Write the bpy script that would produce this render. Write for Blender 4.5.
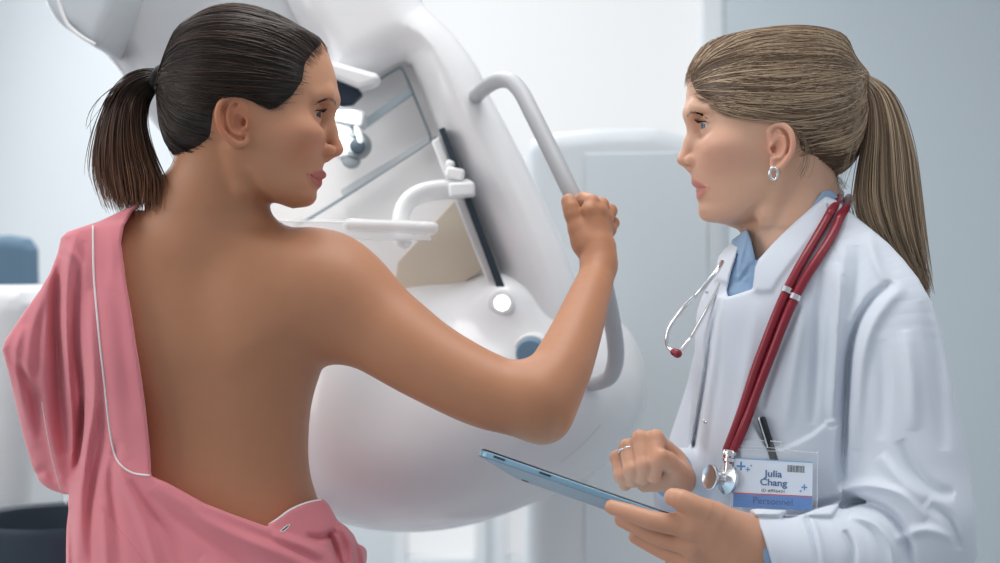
import bpy, math, random
import numpy as np
from mathutils import Vector, Matrix
for o in list(bpy.data.objects): bpy.data.objects.remove(o)
C = bpy.context.scene
F_PX = 1400.0; CAMZ = 1.40
def P(px, py, Y): return np.array([(px-500)*Y/F_PX, Y, CAMZ-(py-281.5)*Y/F_PX])
def PV(px, py, Y): return Vector(P(px, py, Y))
# ---------------------------------------------------------------- camera, world, lights, exposure
cam = bpy.data.cameras.new('camera'); camo = bpy.data.objects.new('camera', cam); C.collection.objects.link(camo)
camo.location = (0, 0, CAMZ); camo.rotation_euler = (math.pi/2, 0, 0)
cam.sensor_width = 36; cam.lens = F_PX*36/1000
cam.dof.use_dof = True; cam.dof.focus_distance = 1.52; cam.dof.aperture_fstop = 4.0
cam.clip_start = 0.05
C.camera = camo
w = bpy.data.worlds.new('world'); C.world = w; w.use_nodes = True
w.node_tree.nodes['Background'].inputs[0].default_value = (0.87, 0.93, 1.0, 1)
w.node_tree.nodes['Background'].inputs[1].default_value = 0.45
def area(name, loc, target, size, power, col=(1, 1, 1), sizey=None):
    l = bpy.data.lights.new(name, 'AREA'); l.energy = power; l.color = col
    l.shape = 'RECTANGLE'; l.size = size; l.size_y = sizey or size
    o = bpy.data.objects.new(name, l); C.collection.objects.link(o); o.location = loc
    o.rotation_euler = (Vector(target)-Vector(loc)).to_track_quat('-Z', 'Y').to_euler()
    return o
area('window_light', (-2.15, 0.9, 2.0), (0.4, 1.6, 1.35), 1.6, 27, (1, 0.98, 0.96))  # added soft light from the left for the faces; that wall has no window
area('window_light', (1.9, 0.5, 2.4), (0.2, 1.9, 1.3), 1.2, 6, (1, 0.98, 0.96))  # added weak fill from the right, no window on that side
area('window_light', (-2.2, 3.3, 1.9), (0.2, 2.4, 1.3), 1.6, 32, (0.99, 0.99, 1))  # added side light to brighten the background and the unit
area('ceiling_light', (-0.6, 3.4, 2.85), (-0.6, 3.6, 0), 1.4, 32, (0.99, 0.99, 1))  # added overhead light for the back of the room, no fixture there
area('ceiling_light', (0.05, 1.55, 2.85), (0.05, 1.6, 0), 1.0, 19, (1, 0.99, 0.97))  # added light overhead, between the two people, to brighten their faces
C.view_settings.view_transform = 'Standard'; C.view_settings.look = 'None'
C.view_settings.exposure = 0.0; C.view_settings.gamma = 1; C.view_settings.use_curve_mapping = False
rng = np.random.default_rng(7); random.seed(7)
# ---------------------------------------------------------------- tags and materials
def tag(o, label=None, cat=None, group=None, kind=None):
    if label: o['label'] = label
    if cat: o['category'] = cat
    if group: o['group'] = group
    if kind: o['kind'] = kind
    return o
def empty(name, loc, label=None, cat=None, group=None):
    o = bpy.data.objects.new(name, None); C.collection.objects.link(o); o.location = loc; o.empty_display_size = 0.05
    return tag(o, label, cat, group)
def setin(b, k, v):
    if k in b.inputs: b.inputs[k].default_value = v
def mat(name, col, rough=0.5, metal=0.0, sss=0.0, sssr=(1, .3, .15), sscale=0.01, trans=0.0, emit=None, estr=0, coat=0.0, sheen=0.0,
        bump=0.0, bscale=300, var=0.0, vscale=30, attr=None, ior=1.45, spec=None, alpha=1.0, aniso=0):
    m = bpy.data.materials.new(name); m.use_nodes = True; nt = m.node_tree; b = nt.nodes['Principled BSDF']
    setin(b, 'Base Color', (*col, 1)); setin(b, 'Roughness', rough); setin(b, 'Metallic', metal)
    setin(b, 'Subsurface Weight', sss); setin(b, 'Subsurface Radius', sssr); setin(b, 'Subsurface Scale', sscale)
    setin(b, 'Transmission Weight', trans); setin(b, 'Coat Weight', coat); setin(b, 'Sheen Weight', sheen); setin(b, 'IOR', ior)
    setin(b, 'Alpha', alpha)
    if spec is not None: setin(b, 'Specular IOR Level', spec)
    if emit: setin(b, 'Emission Color', (*emit, 1)); setin(b, 'Emission Strength', estr)
    src = None
    if attr:
        a = nt.nodes.new('ShaderNodeAttribute'); a.attribute_name = attr; src = a.outputs['Color']
    if var:
        tc = nt.nodes.new('ShaderNodeTexCoord'); nz = nt.nodes.new('ShaderNodeTexNoise'); nz.inputs['Scale'].default_value = vscale
        nz.inputs['Detail'].default_value = 4
        nt.links.new(tc.outputs['Object'], nz.inputs['Vector'])
        mr = nt.nodes.new('ShaderNodeMapRange'); mr.inputs['To Min'].default_value = 1-var; mr.inputs['To Max'].default_value = 1+var
        nt.links.new(nz.outputs['Fac'], mr.inputs['Value'])
        mx = nt.nodes.new('ShaderNodeVectorMath'); mx.operation = 'SCALE'
        if src: nt.links.new(src, mx.inputs[0])
        else: mx.inputs[0].default_value = col
        nt.links.new(mr.outputs[0], mx.inputs['Scale']); src = mx.outputs[0]
    if src: nt.links.new(src, b.inputs['Base Color'])
    if bump:
        tc = nt.nodes.new('ShaderNodeTexCoord'); nz = nt.nodes.new('ShaderNodeTexNoise'); nz.inputs['Scale'].default_value = bscale
        nz.inputs['Detail'].default_value = 3
        nt.links.new(tc.outputs['Object'], nz.inputs['Vector'])
        bp = nt.nodes.new('ShaderNodeBump'); bp.inputs['Strength'].default_value = bump; bp.inputs['Distance'].default_value = 0.001
        nt.links.new(nz.outputs['Fac'], bp.inputs['Height']); nt.links.new(bp.outputs[0], b.inputs['Normal'])
    return m
M = {}
M['skin_a'] = mat('tan skin', (.5, .25, .14), .47, sss=.18, sscale=.012, attr='Col', bump=.12, bscale=900, var=.04, vscale=60, spec=.4)
M['skin_b'] = mat('fair skin', (.7, .42, .30), .42, sss=.2, sscale=.012, attr='Col', bump=.10, bscale=900, var=.03, vscale=60, spec=.4)
M['hair_a'] = mat('dark brown hair', (.02, .012, .009), .42, attr='Col', spec=.5)
M['hair_b'] = mat('dark blonde hair', (.2, .13, .08), .36, attr='Col', spec=.45)
M['pink'] = mat('pink cotton', (.74, .235, .27), .85, sheen=.25, bump=.35, bscale=1500, var=.05, vscale=9)
M['piping'] = mat('white piping', (.85, .82, .82), .7)
M['coat'] = mat('white coat cotton', (.66, .71, .79), .85, sheen=.1, bump=.15, bscale=1300)
M['shirt'] = mat('light blue shirt cotton', (.29, .42, .60), .85, bump=.2, bscale=1300)
M['plastic'] = mat('white gloss enamel', (.76, .76, .78), .24, coat=.2)
M['plastic2'] = mat('white satin plastic', (.78, .79, .80), .45)
M['grey_pl'] = mat('pale grey plastic', (.50, .54, .57), .4)
M['dark'] = mat('dark slate plastic', (.02, .035, .05), .4)
M['steel'] = mat('brushed steel', (.62, .64, .66), .25, metal=1)
M['chrome'] = mat('chrome', (.8, .8, .82), .12, metal=1)
M['red_rubber'] = mat('dark red rubber tube', (.25, .012, .028), .38, coat=.15)
M['clear'] = mat('clear acrylic', (.95, .97, 1), .06, trans=.95, ior=1.25)
M['eye'] = mat('eye white', (.72, .68, .66), .22, coat=.12, attr='Col')
M['lash'] = mat('dark lashes', (.012, .008, .007), .6)
# ---------------------------------------------------------------- mesh helpers
def link_mesh(name, verts, faces, m, parent=None, smooth=True, cols=None, normals=None):
    me = bpy.data.meshes.new(name)
    if isinstance(faces, np.ndarray) and faces.ndim == 2:
        n = faces.shape[1]; V = np.asarray(verts, np.float32)
        me.vertices.add(len(V)); me.vertices.foreach_set('co', V.ravel())
        me.loops.add(faces.size); me.loops.foreach_set('vertex_index', faces.astype(np.int32).ravel())
        me.polygons.add(len(faces)); me.polygons.foreach_set('loop_start', np.arange(0, faces.size, n, dtype=np.int32))
        me.update(calc_edges=True)
    else:
        me.from_pydata([tuple(map(float, v)) for v in verts], [], faces); me.update()
    if smooth: me.polygons.foreach_set('use_smooth', np.ones(len(me.polygons), bool))
    if cols is not None:
        a = me.color_attributes.new('Col', 'FLOAT_COLOR', 'POINT')
        cc = np.ones((len(me.vertices), 4), np.float32); cc[:, :3] = cols; a.data.foreach_set('color', cc.ravel())
    if normals is not None: me.normals_split_custom_set_from_vertices(normals.astype(np.float32))
    me.materials.append(m)
    o = bpy.data.objects.new(name, me); C.collection.objects.link(o)
    if parent is not None:
        o.parent = parent; o.matrix_parent_inverse = Matrix.Translation(-Vector(parent_world(parent)))
    return o
def parent_world(o):
    v = Vector(o.location)
    if o.parent is not None: v = v  # children keep world coordinates through the parent inverse
    return v
def catmull(pts, n):
    pts = np.asarray(pts, float); k = len(pts); t = np.linspace(0, k-1, n); i = np.minimum(t.astype(int), k-2); u = (t-i)[:, None]
    g = lambda j: pts[np.clip(j, 0, k-1)]
    p0, p1, p2, p3 = g(i-1), g(i), g(i+1), g(i+2)
    p0 = np.where((i == 0)[:, None], 2*p1-p2, p0); p3 = np.where((i+2 > k-1)[:, None], 2*p2-p1, p3)
    return .5*(2*p1+(p2-p0)*u+(2*p0-5*p1+4*p2-p3)*u**2+(3*p1-p0-3*p2+p3)*u**3)
def frames(path):
    T = np.gradient(path, axis=0); T /= np.linalg.norm(T, axis=1)[:, None]+1e-12
    up = np.array([0, 0, 1.]) if abs(T[0, 2]) < .9 else np.array([0, 1., 0]); N = np.zeros_like(T)
    n = np.cross(T[0], up); n /= np.linalg.norm(n)
    for i in range(len(T)):
        n = n-T[i]*n.dot(T[i]); n /= np.linalg.norm(n)+1e-12; N[i] = n
    return T, N, np.cross(T, N)
def tube_geo(path, r, seg=12, flat=1.0, cap=True):
    path = np.asarray(path, float); n = len(path); r = np.broadcast_to(np.asarray(r, float), (n,))
    T, N, B = frames(path); a = np.linspace(0, 2*np.pi, seg, endpoint=False)
    V = path[:, None]+(N[:, None]*np.cos(a)[None, :, None]+B[:, None]*np.sin(a)[None, :, None]*flat)*r[:, None, None]
    V = V.reshape(-1, 3); F = []
    for i in range(n-1):
        for j in range(seg):
            F.append((i*seg+j, i*seg+(j+1) % seg, (i+1)*seg+(j+1) % seg, (i+1)*seg+j))
    if cap: F.append(tuple(range(seg))[::-1]); F.append(tuple((n-1)*seg+j for j in range(seg)))
    return V, F
def tube(name, pts, r, m, parent=None, n=40, seg=12, flat=1.0, rounded=True):
    path = catmull(pts, n); r = np.interp(np.linspace(0, 1, n), np.linspace(0, 1, len(np.atleast_1d(r))), np.atleast_1d(r)) if np.ndim(r) else np.full(n, r)
    if rounded:
        L = np.concatenate([[0], np.cumsum(np.linalg.norm(np.diff(path, axis=0), axis=1))])
        # extra end rings for a rounded cap
        T0 = path[0]-path[1]; T0 /= np.linalg.norm(T0); T1 = path[-1]-path[-2]; T1 /= np.linalg.norm(T1)
        A = [path[0]+T0*r[0]*s for s in (.95, .8, .45)]; ra = [r[0]*c for c in (.3, .6, .9)]
        Z = [path[-1]+T1*r[-1]*s for s in (.45, .8, .95)]; rz = [r[-1]*c for c in (.9, .6, .3)]
        path = np.vstack([A, path, Z]); r = np.concatenate([ra, r, rz])
    V, Fc = tube_geo(path, r, seg, flat); return link_mesh(name, V, Fc, m, parent)
class MB:                                                           # collects boxes, prisms and lathes into one mesh
    def __init__(s): s.v = []; s.f = []
    def add(s, V, Fc):
        o = len(s.v); s.v += [tuple(map(float, p)) for p in V]; s.f += [tuple(int(i)+o for i in f) for f in Fc]; return s
    def box(s, c, d, R=None):
        V = np.array([[x, y, z] for x in (-.5, .5) for y in (-.5, .5) for z in (-.5, .5)])*np.array(d)
        if R is not None: V = V@np.array(R).T
        return s.add(V+np.array(c), [(0, 1, 3, 2), (4, 6, 7, 5), (0, 4, 5, 1), (2, 3, 7, 6), (0, 2, 6, 4), (1, 5, 7, 3)])
    def prism(s, A, B):                                             # two matching loops
        n = len(A); return s.add(list(A)+list(B), [tuple(range(n)), tuple(range(2*n-1, n-1, -1))]+[(i, i+n, (i+1) % n+n, (i+1) % n) for i in range(n)])
    def lathe(s, c, axis, prof, seg=32):
        ax = Vector(axis).normalized(); u = ax.orthogonal().normalized(); w_ = ax.cross(u); V = []; Fc = []
        for h, r in prof:
            for j in range(seg):
                a = 2*math.pi*j/seg; V.append(Vector(c)+ax*h+(u*math.cos(a)+w_*math.sin(a))*r)
        for i in range(len(prof)-1):
            for j in range(seg): Fc.append((i*seg+j, i*seg+(j+1) % seg, (i+1)*seg+(j+1) % seg, (i+1)*seg+j))
        Fc.append(tuple(range(seg))[::-1]); Fc.append(tuple((len(prof)-1)*seg+j for j in range(seg))); return s.add(V, Fc)
    def tube(s, path, r, seg=10): return s.add(*tube_geo(path, r, seg))
    def build(s, name, m, parent=None, bevel=0, seg=3, smooth=True):
        o = link_mesh(name, s.v, s.f, m, parent, smooth)
        if bevel:
            b = o.modifiers.new('bevel', 'BEVEL'); b.width = bevel; b.segments = seg; b.limit_method = 'ANGLE'; b.angle_limit = math.radians(40)
            b.harden_normals = False
        if smooth:
            me = o.data; me.update()
            try: me.set_sharp_from_angle(angle=math.radians(45))
            except Exception: pass
        return o
# ---------------------------------------------------------------- implicit surfaces
MARG = 0.042
def smin(a, b, k):
    if k <= 0: return np.minimum(a, b)
    h = np.maximum(k-np.abs(a-b), 0)/k; return np.minimum(a, b)-h*h*k*.25
class Op:
    def __init__(s, f, lo, hi): s.f = f; s.lo = np.array(lo, float); s.hi = np.array(hi, float)
def cap(a, b, ra, rb=None):
    a = np.array(a, float); b = np.array(b, float); rb = ra if rb is None else rb; ab = b-a; L = max(ab.dot(ab), 1e-12)
    def f(p):
        pa = p-a; h = np.clip(pa@ab/L, 0, 1); return np.sqrt(((pa-h[:, None]*ab)**2).sum(1))-(ra+(rb-ra)*h)
    r = max(ra, rb); return Op(f, np.minimum(a, b)-r, np.maximum(a, b)+r)
def ell(c, r, R=None):
    c = np.array(c, float); r = np.array(r, float); R = None if R is None else np.array(R, float)
    def f(p):
        q = p-c
        if R is not None: q = q@R
        k0 = np.sqrt(((q/r)**2).sum(1)); k1 = np.sqrt(((q/r**2)**2).sum(1))+1e-9; return k0*(k0-1)/k1
    m = r.max() if R is not None else r; return Op(f, c-m, c+m)
def rotY(deg):                                                      # rotation about the depth axis (tilt in the picture plane)
    a = math.radians(deg); return np.array([[math.cos(a), 0, math.sin(a)], [0, 1, 0], [-math.sin(a), 0, math.cos(a)]])
def rotZ(deg):
    a = math.radians(deg); return np.array([[math.cos(a), -math.sin(a), 0], [math.sin(a), math.cos(a), 0], [0, 0, 1]])
def rotX(deg):
    a = math.radians(deg); return np.array([[1, 0, 0], [0, math.cos(a), -math.sin(a)], [0, math.sin(a), math.cos(a)]])
def loft(rows, n=2.2, yaw=0, inflate=0.0):
    """rows: z, x_plus, x_c, x_minus, y_c, w_minus(near), w_plus(far); superellipse sections"""
    rows = [tuple(r)+((n,) if len(r) < 8 else ()) for r in rows]
    rows = np.array(sorted(rows, key=lambda r: r[0]), float); D = catmull(rows, 500); o = np.argsort(D[:, 0]); D = D[o]; zs = D[:, 0]
    c0 = np.array([rows[:, 2].mean(), rows[:, 4].mean()])
    ca, sa = math.cos(math.radians(yaw)), math.sin(math.radians(yaw))
    def f(p):
        x, y, z = p.T
        if yaw:
            dx, dy = x-c0[0], y-c0[1]; x = c0[0]+ca*dx+sa*dy; y = c0[1]-sa*dx+ca*dy
        g = [np.interp(z, zs, D[:, i]) for i in range(1, 7)]; xp, xc, xm, yc, wm, wp = g
        dx = x-xc; dy = y-yc; ax = np.where(dx > 0, np.abs(xp-xc), np.abs(xc-xm))+1e-4+inflate; ay = np.where(dy > 0, wp, wm)+1e-4+inflate
        nn = np.interp(z, zs, D[:, 7])
        q = (np.abs(dx/ax)**nn+np.abs(dy/ay)**nn)**(1/nn); d = (q-1)*np.minimum(ax, ay)
        ez = np.maximum(zs[0]-z, z-zs[-1])-inflate
        return -smin(-d, -ez, .012)
    mx = max(np.abs(rows[:, 1:4]-c0[0]).max(), rows[:, 5:7].max())+.03+inflate
    return Op(f, (c0[0]-mx, c0[1]-mx, zs[0]-inflate), (c0[0]+mx, c0[1]+mx, zs[-1]+inflate))
def limb(pts, rs, flat=None, step=.009):
    """smooth tapered limb through pts; radius runs along it without swelling at the joints"""
    pts = np.array(pts, float); rs = np.array(rs, float); L = np.linalg.norm(np.diff(pts, axis=0), axis=1).sum(); n = max(4, int(L/step))
    S = catmull(np.column_stack([pts, rs]), n); A = S[:-1, :3]; R0 = S[:-1, 3]; R1 = S[1:, 3]; AB = S[1:, :3]-A; LL = (AB**2).sum(1)+1e-12
    def f(p):
        best = np.full(len(p), 9.)
        for i in range(n-1):
            pa = p-A[i]; h = np.clip(pa@AB[i]/LL[i], 0, 1); d = np.sqrt(((pa-h[:, None]*AB[i])**2).sum(1))-(R0[i]+(R1[i]-R0[i])*h); best = np.minimum(best, d)
        return best
    m = S[:, 3].max(); return Op(f, S[:, :3].min(0)-m, S[:, :3].max(0)+m)
class Field:
    def __init__(s): s.ops = []; s.lo = np.full(3, 9.); s.hi = np.full(3, -9.)
    def add(s, op, k=.01): s.ops.append(('u', op, k)); s.lo = np.minimum(s.lo, op.lo); s.hi = np.maximum(s.hi, op.hi); return s
    def sub(s, op, k=.004): s.ops.append(('s', op, k)); return s
    def disp(s, fn): s.ops.append(('d', fn, 0)); return s           # fn(p) -> outward displacement
    def inter(s, fn, k=.003): s.ops.append(('i', fn, k)); return s  # fn(p) -> signed distance kept where negative
    def chain(s, pts, rs, k=.01, kk=.006):
        for i in range(len(pts)-1): s.add(cap(pts[i], pts[i+1], rs[i], rs[i+1]), k if i == 0 else kk)
        return s
    def __call__(s, p):
        d = np.full(len(p), .5)
        for kind, op, k in s.ops:
            if kind in 'us':
                m = MARG+k; ix = np.nonzero(((p > op.lo-m) & (p < op.hi+m)).all(1))[0]
                if not len(ix): continue
                v = op.f(p[ix])
                d[ix] = smin(d[ix], v, k) if kind == 'u' else -smin(-d[ix], v, k)
            elif kind == 'd': 
                ix = np.nonzero(np.abs(d) < .08)[0]
                if len(ix): d[ix] -= op(p[ix])
            else: 
                v = op(p); d = -smin(-d, -v, k)
        return d
    def op(s): return Op(s.__call__, s.lo, s.hi)
def feval(F, p, ch=400000):
    return np.concatenate([F(p[i:i+ch]) for i in range(0, len(p), ch)]) if len(p) else np.zeros(0)
def fgrad(F, p, e=.0006):
    g = np.zeros_like(p)
    for i in range(3):
        d = np.zeros_like(p); d[:, i] = e; g[:, i] = (feval(F, p+d)-feval(F, p-d))/(2*e)
    return g
def polygonize(F, lo, hi, v, newton=2):
    lo = np.array(lo, float); hi = np.array(hi, float); B = 8
    nb = np.ceil((hi-lo)/(v*B)).astype(int); n = nb*B+1
    cb = np.stack(np.meshgrid(*[np.arange(k) for k in nb], indexing='ij'), -1).reshape(-1, 3)
    cen = lo+(cb+.5)*B*v; dc = feval(F, cen); act = np.abs(dc) < B*v*1.9
    G = np.where(dc < 0, -1., 1.).astype(np.float32).reshape(nb)
    G = np.repeat(np.repeat(np.repeat(G, B, 0), B, 1), B, 2); G = np.pad(G, ((0, 1),)*3, mode='edge')
    loc = np.stack(np.meshgrid(*[np.arange(B+1)]*3, indexing='ij'), -1).reshape(-1, 3)
    A = cb[act]
    for i in range(0, len(A), 400):
        ii = (A[i:i+400, None]*B+loc[None]).reshape(-1, 3); G[ii[:, 0], ii[:, 1], ii[:, 2]] = F(lo+ii*v)
    S = G < 0
    cnt = np.zeros(tuple(n-1), np.int8)
    sl = lambda a, dx, dy, dz: a[dx:a.shape[0]-1+dx, dy:a.shape[1]-1+dy, dz:a.shape[2]-1+dz]
    cs = [(a, b, c) for a in (0, 1) for b in (0, 1) for c in (0, 1)]
    for c in cs: cnt += sl(S, *c)
    cells = np.argwhere((cnt > 0) & (cnt < 8)); idx = np.full(tuple(n-1), -1, np.int32); idx[tuple(cells.T)] = np.arange(len(cells))
    val = np.stack([G[cells[:, 0]+a, cells[:, 1]+b, cells[:, 2]+c] for a, b, c in cs], 1)
    acc = np.zeros((len(cells), 3)); num = np.zeros(len(cells))
    for i in range(8):
        for j in range(i+1, 8):
            if sum(abs(cs[i][q]-cs[j][q]) for q in range(3)) != 1: continue
            a, b = val[:, i], val[:, j]; m = (a < 0) != (b < 0); t = np.where(m, a/(a-b+1e-20), 0)[:, None]
            acc += np.where(m[:, None], np.array(cs[i])+t*(np.array(cs[j])-np.array(cs[i])), 0); num += m
    V = lo+(cells+acc/num[:, None])*v
    Fs = []
    for ax in range(3):
        o1, o2 = [(1, 2), (2, 0), (0, 1)][ax]
        s0 = [slice(None)]*3; s1 = [slice(None)]*3; s0[ax] = slice(0, -1); s1[ax] = slice(1, None)
        E = np.argwhere(S[tuple(s0)] != S[tuple(s1)]); E = E[(E[:, o1] > 0) & (E[:, o2] > 0) & (E[:, o1] < n[o1]-1) & (E[:, o2] < n[o2]-1)]
        ins = S[tuple(E.T)]
        e1 = np.zeros(3, int); e1[o1] = 1; e2 = np.zeros(3, int); e2[o2] = 1
        q = np.stack([idx[tuple((E-e1-e2).T)], idx[tuple((E-e2).T)], idx[tuple(E.T)], idx[tuple((E-e1).T)]], 1)
        q[~ins] = q[~ins][:, ::-1]; Fs.append(q)
    Fc = np.vstack(Fs); Fc = Fc[(Fc >= 0).all(1)]
    for _ in range(newton):
        d = feval(F, V); g = fgrad(F, V); g2 = (g**2).sum(1)+1e-6; st = d[:, None]*g/np.maximum(g2, .25)[:, None]
        L = np.linalg.norm(st, axis=1)[:, None]; V = V-st*np.minimum(1, .6*v/(L+1e-9))
    return V, Fc
def field_mesh(F, boxes, newton=1, epsfn=None):
    """boxes: list of (lo, hi, voxel, keep(p)->bool). One joined mesh with field normals"""
    Vs = []; Fs = []; Ns = []; o = 0
    for lo, hi, v, keep in boxes:
        V, Fc = polygonize(F, lo, hi, v, newton)
        if keep is not None:
            c = V[Fc].mean(1); Fc = Fc[keep(c)]; u, inv = np.unique(Fc, return_inverse=True); V = V[u]; Fc = inv.reshape(-1, 4)
        Vs.append(V); Fs.append(Fc+o); o += len(V); Ns.append(fgrad(F, V, epsfn(V) if epsfn is not None else (.0065 if .0028 <= v < .006 else .0008)))
    V = np.vstack(Vs); Fc = np.vstack(Fs); N = np.vstack(Ns); N /= np.linalg.norm(N, axis=1)[:, None]+1e-9
    return V, Fc, N
class Map:                                                          # height map over picture-like coordinates of the front side
    def __init__(s, x0, y0, x1, y1): s.x0, s.y0 = x0, y0; s.gy, s.gx = np.mgrid[y0:y1+1, x0:x1+1].astype(float); s.a = np.zeros_like(s.gx)
    def sample(s, p):
        px = p[:, 0]/p[:, 1]*F_PX+500-s.x0; py = 281.5-(p[:, 2]-CAMZ)/p[:, 1]*F_PX-s.y0
        h, w_ = s.a.shape; px = np.clip(px, 0, w_-1.001); py = np.clip(py, 0, h-1.001); i = px.astype(int); j = py.astype(int); u = px-i; v = py-j
        return (s.a[j, i]*(1-u)+s.a[j, i+1]*u)*(1-v)+(s.a[j+1, i]*(1-u)+s.a[j+1, i+1]*u)*v
    def dist(s, pts, closed=False):
        pts = np.array(pts, float); best = np.full(s.gx.shape, 1e9); par = np.zeros(s.gx.shape)
        n = len(pts)
        for i in range(n if closed else n-1):
            a = pts[i]; b = pts[(i+1) % n]; ab = b-a; L = ab.dot(ab)+1e-9
            h = np.clip(((s.gx-a[0])*ab[0]+(s.gy-a[1])*ab[1])/L, 0, 1); d = np.hypot(s.gx-a[0]-h*ab[0], s.gy-a[1]-h*ab[1])
            m = d < best; best = np.where(m, d, best); par = np.where(m, (i+h)/(n-1), par)
        return best, par
    def poly(s, pts):                                               # signed distance in px, negative inside
        d, _ = s.dist(pts, True); ins = np.zeros(s.gx.shape, bool); n = len(pts)
        for i in range(n):
            (xa, ya), (xb, yb) = pts[i], pts[(i+1) % n]
            if ya == yb: continue
            c = ((ya > s.gy) != (yb > s.gy)) & (s.gx < (xb-xa)*(s.gy-ya)/(yb-ya)+xa); ins ^= c
        return np.where(ins, -d, d)
    def fold(s, pts, amp, wid, taper=True):                         # amp in mm, width in px
        P_ = catmull(np.array(pts, float), max(8, len(pts)*5)); d, t = s.dist(P_)
        e = np.sin(np.clip(t, 0, 1)*np.pi)**.6 if taper else 1.0
        s.a += amp*.001*np.exp(-(d/wid)**2)*e; return s
    def step(s, pts, amp, soft=1.2):
        d = s.poly(pts); s.a += amp*.001/(1+np.exp(np.clip(d/soft, -30, 30))); return s
def hit(F, px, py, y0=1.0, y1=2.0, lift=0.0):                        # first surface point on the line of sight
    px = np.atleast_1d(px).astype(float); py = np.atleast_1d(py).astype(float)
    D = np.stack([(px-500)/F_PX, np.ones_like(px), -(py-281.5)/F_PX], 1); o = np.array([0, 0, CAMZ]); t = np.full(len(px), y0)
    for _ in range(90):
        d = feval(F, o+D*t[:, None]); t = t+np.clip(d-lift, -.01, .02)*.8; t = np.minimum(t, y1)
    return o+D*t[:, None]
def strands_geo(paths, r, seg=3):
    """paths (N,M,3), r (N,M)"""
    N_, M_, _ = paths.shape; T = np.gradient(paths, axis=1); T /= np.linalg.norm(T, axis=2, keepdims=True)+1e-12
    up = np.array([.3, .5, .81]); n = np.cross(T, up); n /= np.linalg.norm(n, axis=2, keepdims=True)+1e-9; b = np.cross(T, n)
    a = np.linspace(0, 2*np.pi, seg, endpoint=False)
    V = paths[:, :, None]+(n[:, :, None]*np.cos(a)[:, None]+b[:, :, None]*np.sin(a)[:, None])*r[:, :, None, None]
    base = (np.arange(N_)[:, None, None]*M_+np.arange(M_-1)[None, :, None])*seg; j = np.arange(seg)[None, None]; j2 = (j+1) % seg
    Fc = np.stack([base+j, base+j2, base+seg+j2, base+seg+j], -1).reshape(-1, 4)
    return V.reshape(-1, 3), Fc
# ---------------------------------------------------------------- people: shared builders
def X(px, Y): return (px-500)*Y/F_PX
def Z(py, Y): return CAMZ-(py-281.5)*Y/F_PX
def rows_px(rows, D, yc=0.0):
    out = []
    for r in rows:
        py, a, c, b, wn = r[:5]; wf = r[5] if len(r) > 5 else wn; y0 = r[6] if len(r) > 6 else 0
        xa, xb = X(a, D), X(b, D); out.append((Z(py, D), max(xa, xb), X(c, D), min(xa, xb), D+yc+y0, wn/1000, wf/1000)+((r[7],) if len(r) > 7 else ()))
    return out
def eye_ball(name, c, gaze, parent, iris=(.10, .13, .14), r=.0121):
    g = np.array(gaze, float); g /= np.linalg.norm(g); nu, nv = 40, 28
    u = g; a = np.cross(u, [0, 0, 1.]); a /= np.linalg.norm(a); b = np.cross(u, a); V = []; cols = []
    for i in range(nv+1):
        th = math.pi*(i/nv)**1.5; rr = r*(1+.05*math.exp(-(math.degrees(th)/22)**2))
        for j in range(nu):
            ph = 2*math.pi*j/nu; V.append(np.array(c)+rr*(u*math.cos(th)+(a*math.cos(ph)+b*math.sin(ph))*math.sin(th)))
            d = math.degrees(th); cols.append((.004,)*3 if d < 12.5 else (tuple(x*(1.0+.5*math.sin(ph*9)*.3) for x in iris) if d < 25 else ((.03, .035, .04) if d < 29.5 else (.60, .54, .52))))
    F_ = [(i*nu+j, (i+1)*nu+j, (i+1)*nu+(j+1) % nu, i*nu+(j+1) % nu) for i in range(nv) for j in range(nu)]
    return link_mesh(name, V, np.array(F_), M['eye'], parent, cols=np.array(cols))
def hairs(name, base, tip, r, m, parent, curl=None, M_=6, col=(.012, .008, .007)):
    base = np.array(base); tip = np.array(tip); t = np.linspace(0, 1, M_)[None, :, None]; p = base[:, None]*(1-t)+tip[:, None]*t
    if curl is not None: p = p+np.array(curl)*(4*t*(1-t))
    rad = np.full(p.shape[:2], r)*(1-.75*np.linspace(0, 1, M_))[None]
    V, Fc = strands_geo(p, rad); return link_mesh(name, V, Fc, m, parent, cols=np.tile(np.array(col), (len(V), 1)))
def surf_r(F, c, dirs, lo=.03, hi=.2, it=16):
    """outermost surface radius along directions from c"""
    n = len(dirs); ts = np.linspace(hi, lo, 36); r = np.full(n, lo); done = np.zeros(n, bool)
    for t in ts:
        d = feval(F, c+dirs*t); m = (~done) & (d < 0); r[m] = t; done |= m
    st = (hi-lo)/35; a = r.copy(); b = r+st
    for _ in range(8):
        m = (a+b)/2; d = feval(F, c+dirs*m[:, None]); ins = d < 0; a = np.where(ins, m, a); b = np.where(ins, b, m)
    return a
def scalp_strands(F, c, seeds, tie, M_, jit, sag=None):
    """strand paths on the surface of F from seed points to the tie"""
    d0 = seeds-c; d0 /= np.linalg.norm(d0, axis=1)[:, None]
    tj = tie+rng.normal(0, .006, (len(seeds), 3)); d1 = tj-c; d1 /= np.linalg.norm(d1, axis=1)[:, None]
    om = np.arccos(np.clip((d0*d1).sum(1), -.995, .9999)); t = np.linspace(0, 1, M_)
    s = np.sin(om)[:, None]; A = np.sin((1-t)[None]*om[:, None])/s; B = np.sin(t[None]*om[:, None])/s
    D_ = A[:, :, None]*d0[:, None]+B[:, :, None]*d1[:, None]
    if sag is not None: D_ = D_+sag(d0, t)
    D_ /= np.linalg.norm(D_, axis=2, keepdims=True)
    r = surf_r(F, c, D_.reshape(-1, 3)).reshape(D_.shape[:2])
    off = rng.normal(0, jit, (len(seeds), 1))+rng.normal(0, jit*.35, (len(seeds), M_)).cumsum(1)*.35
    return c+D_*(r+off)[:, :, None]
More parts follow.
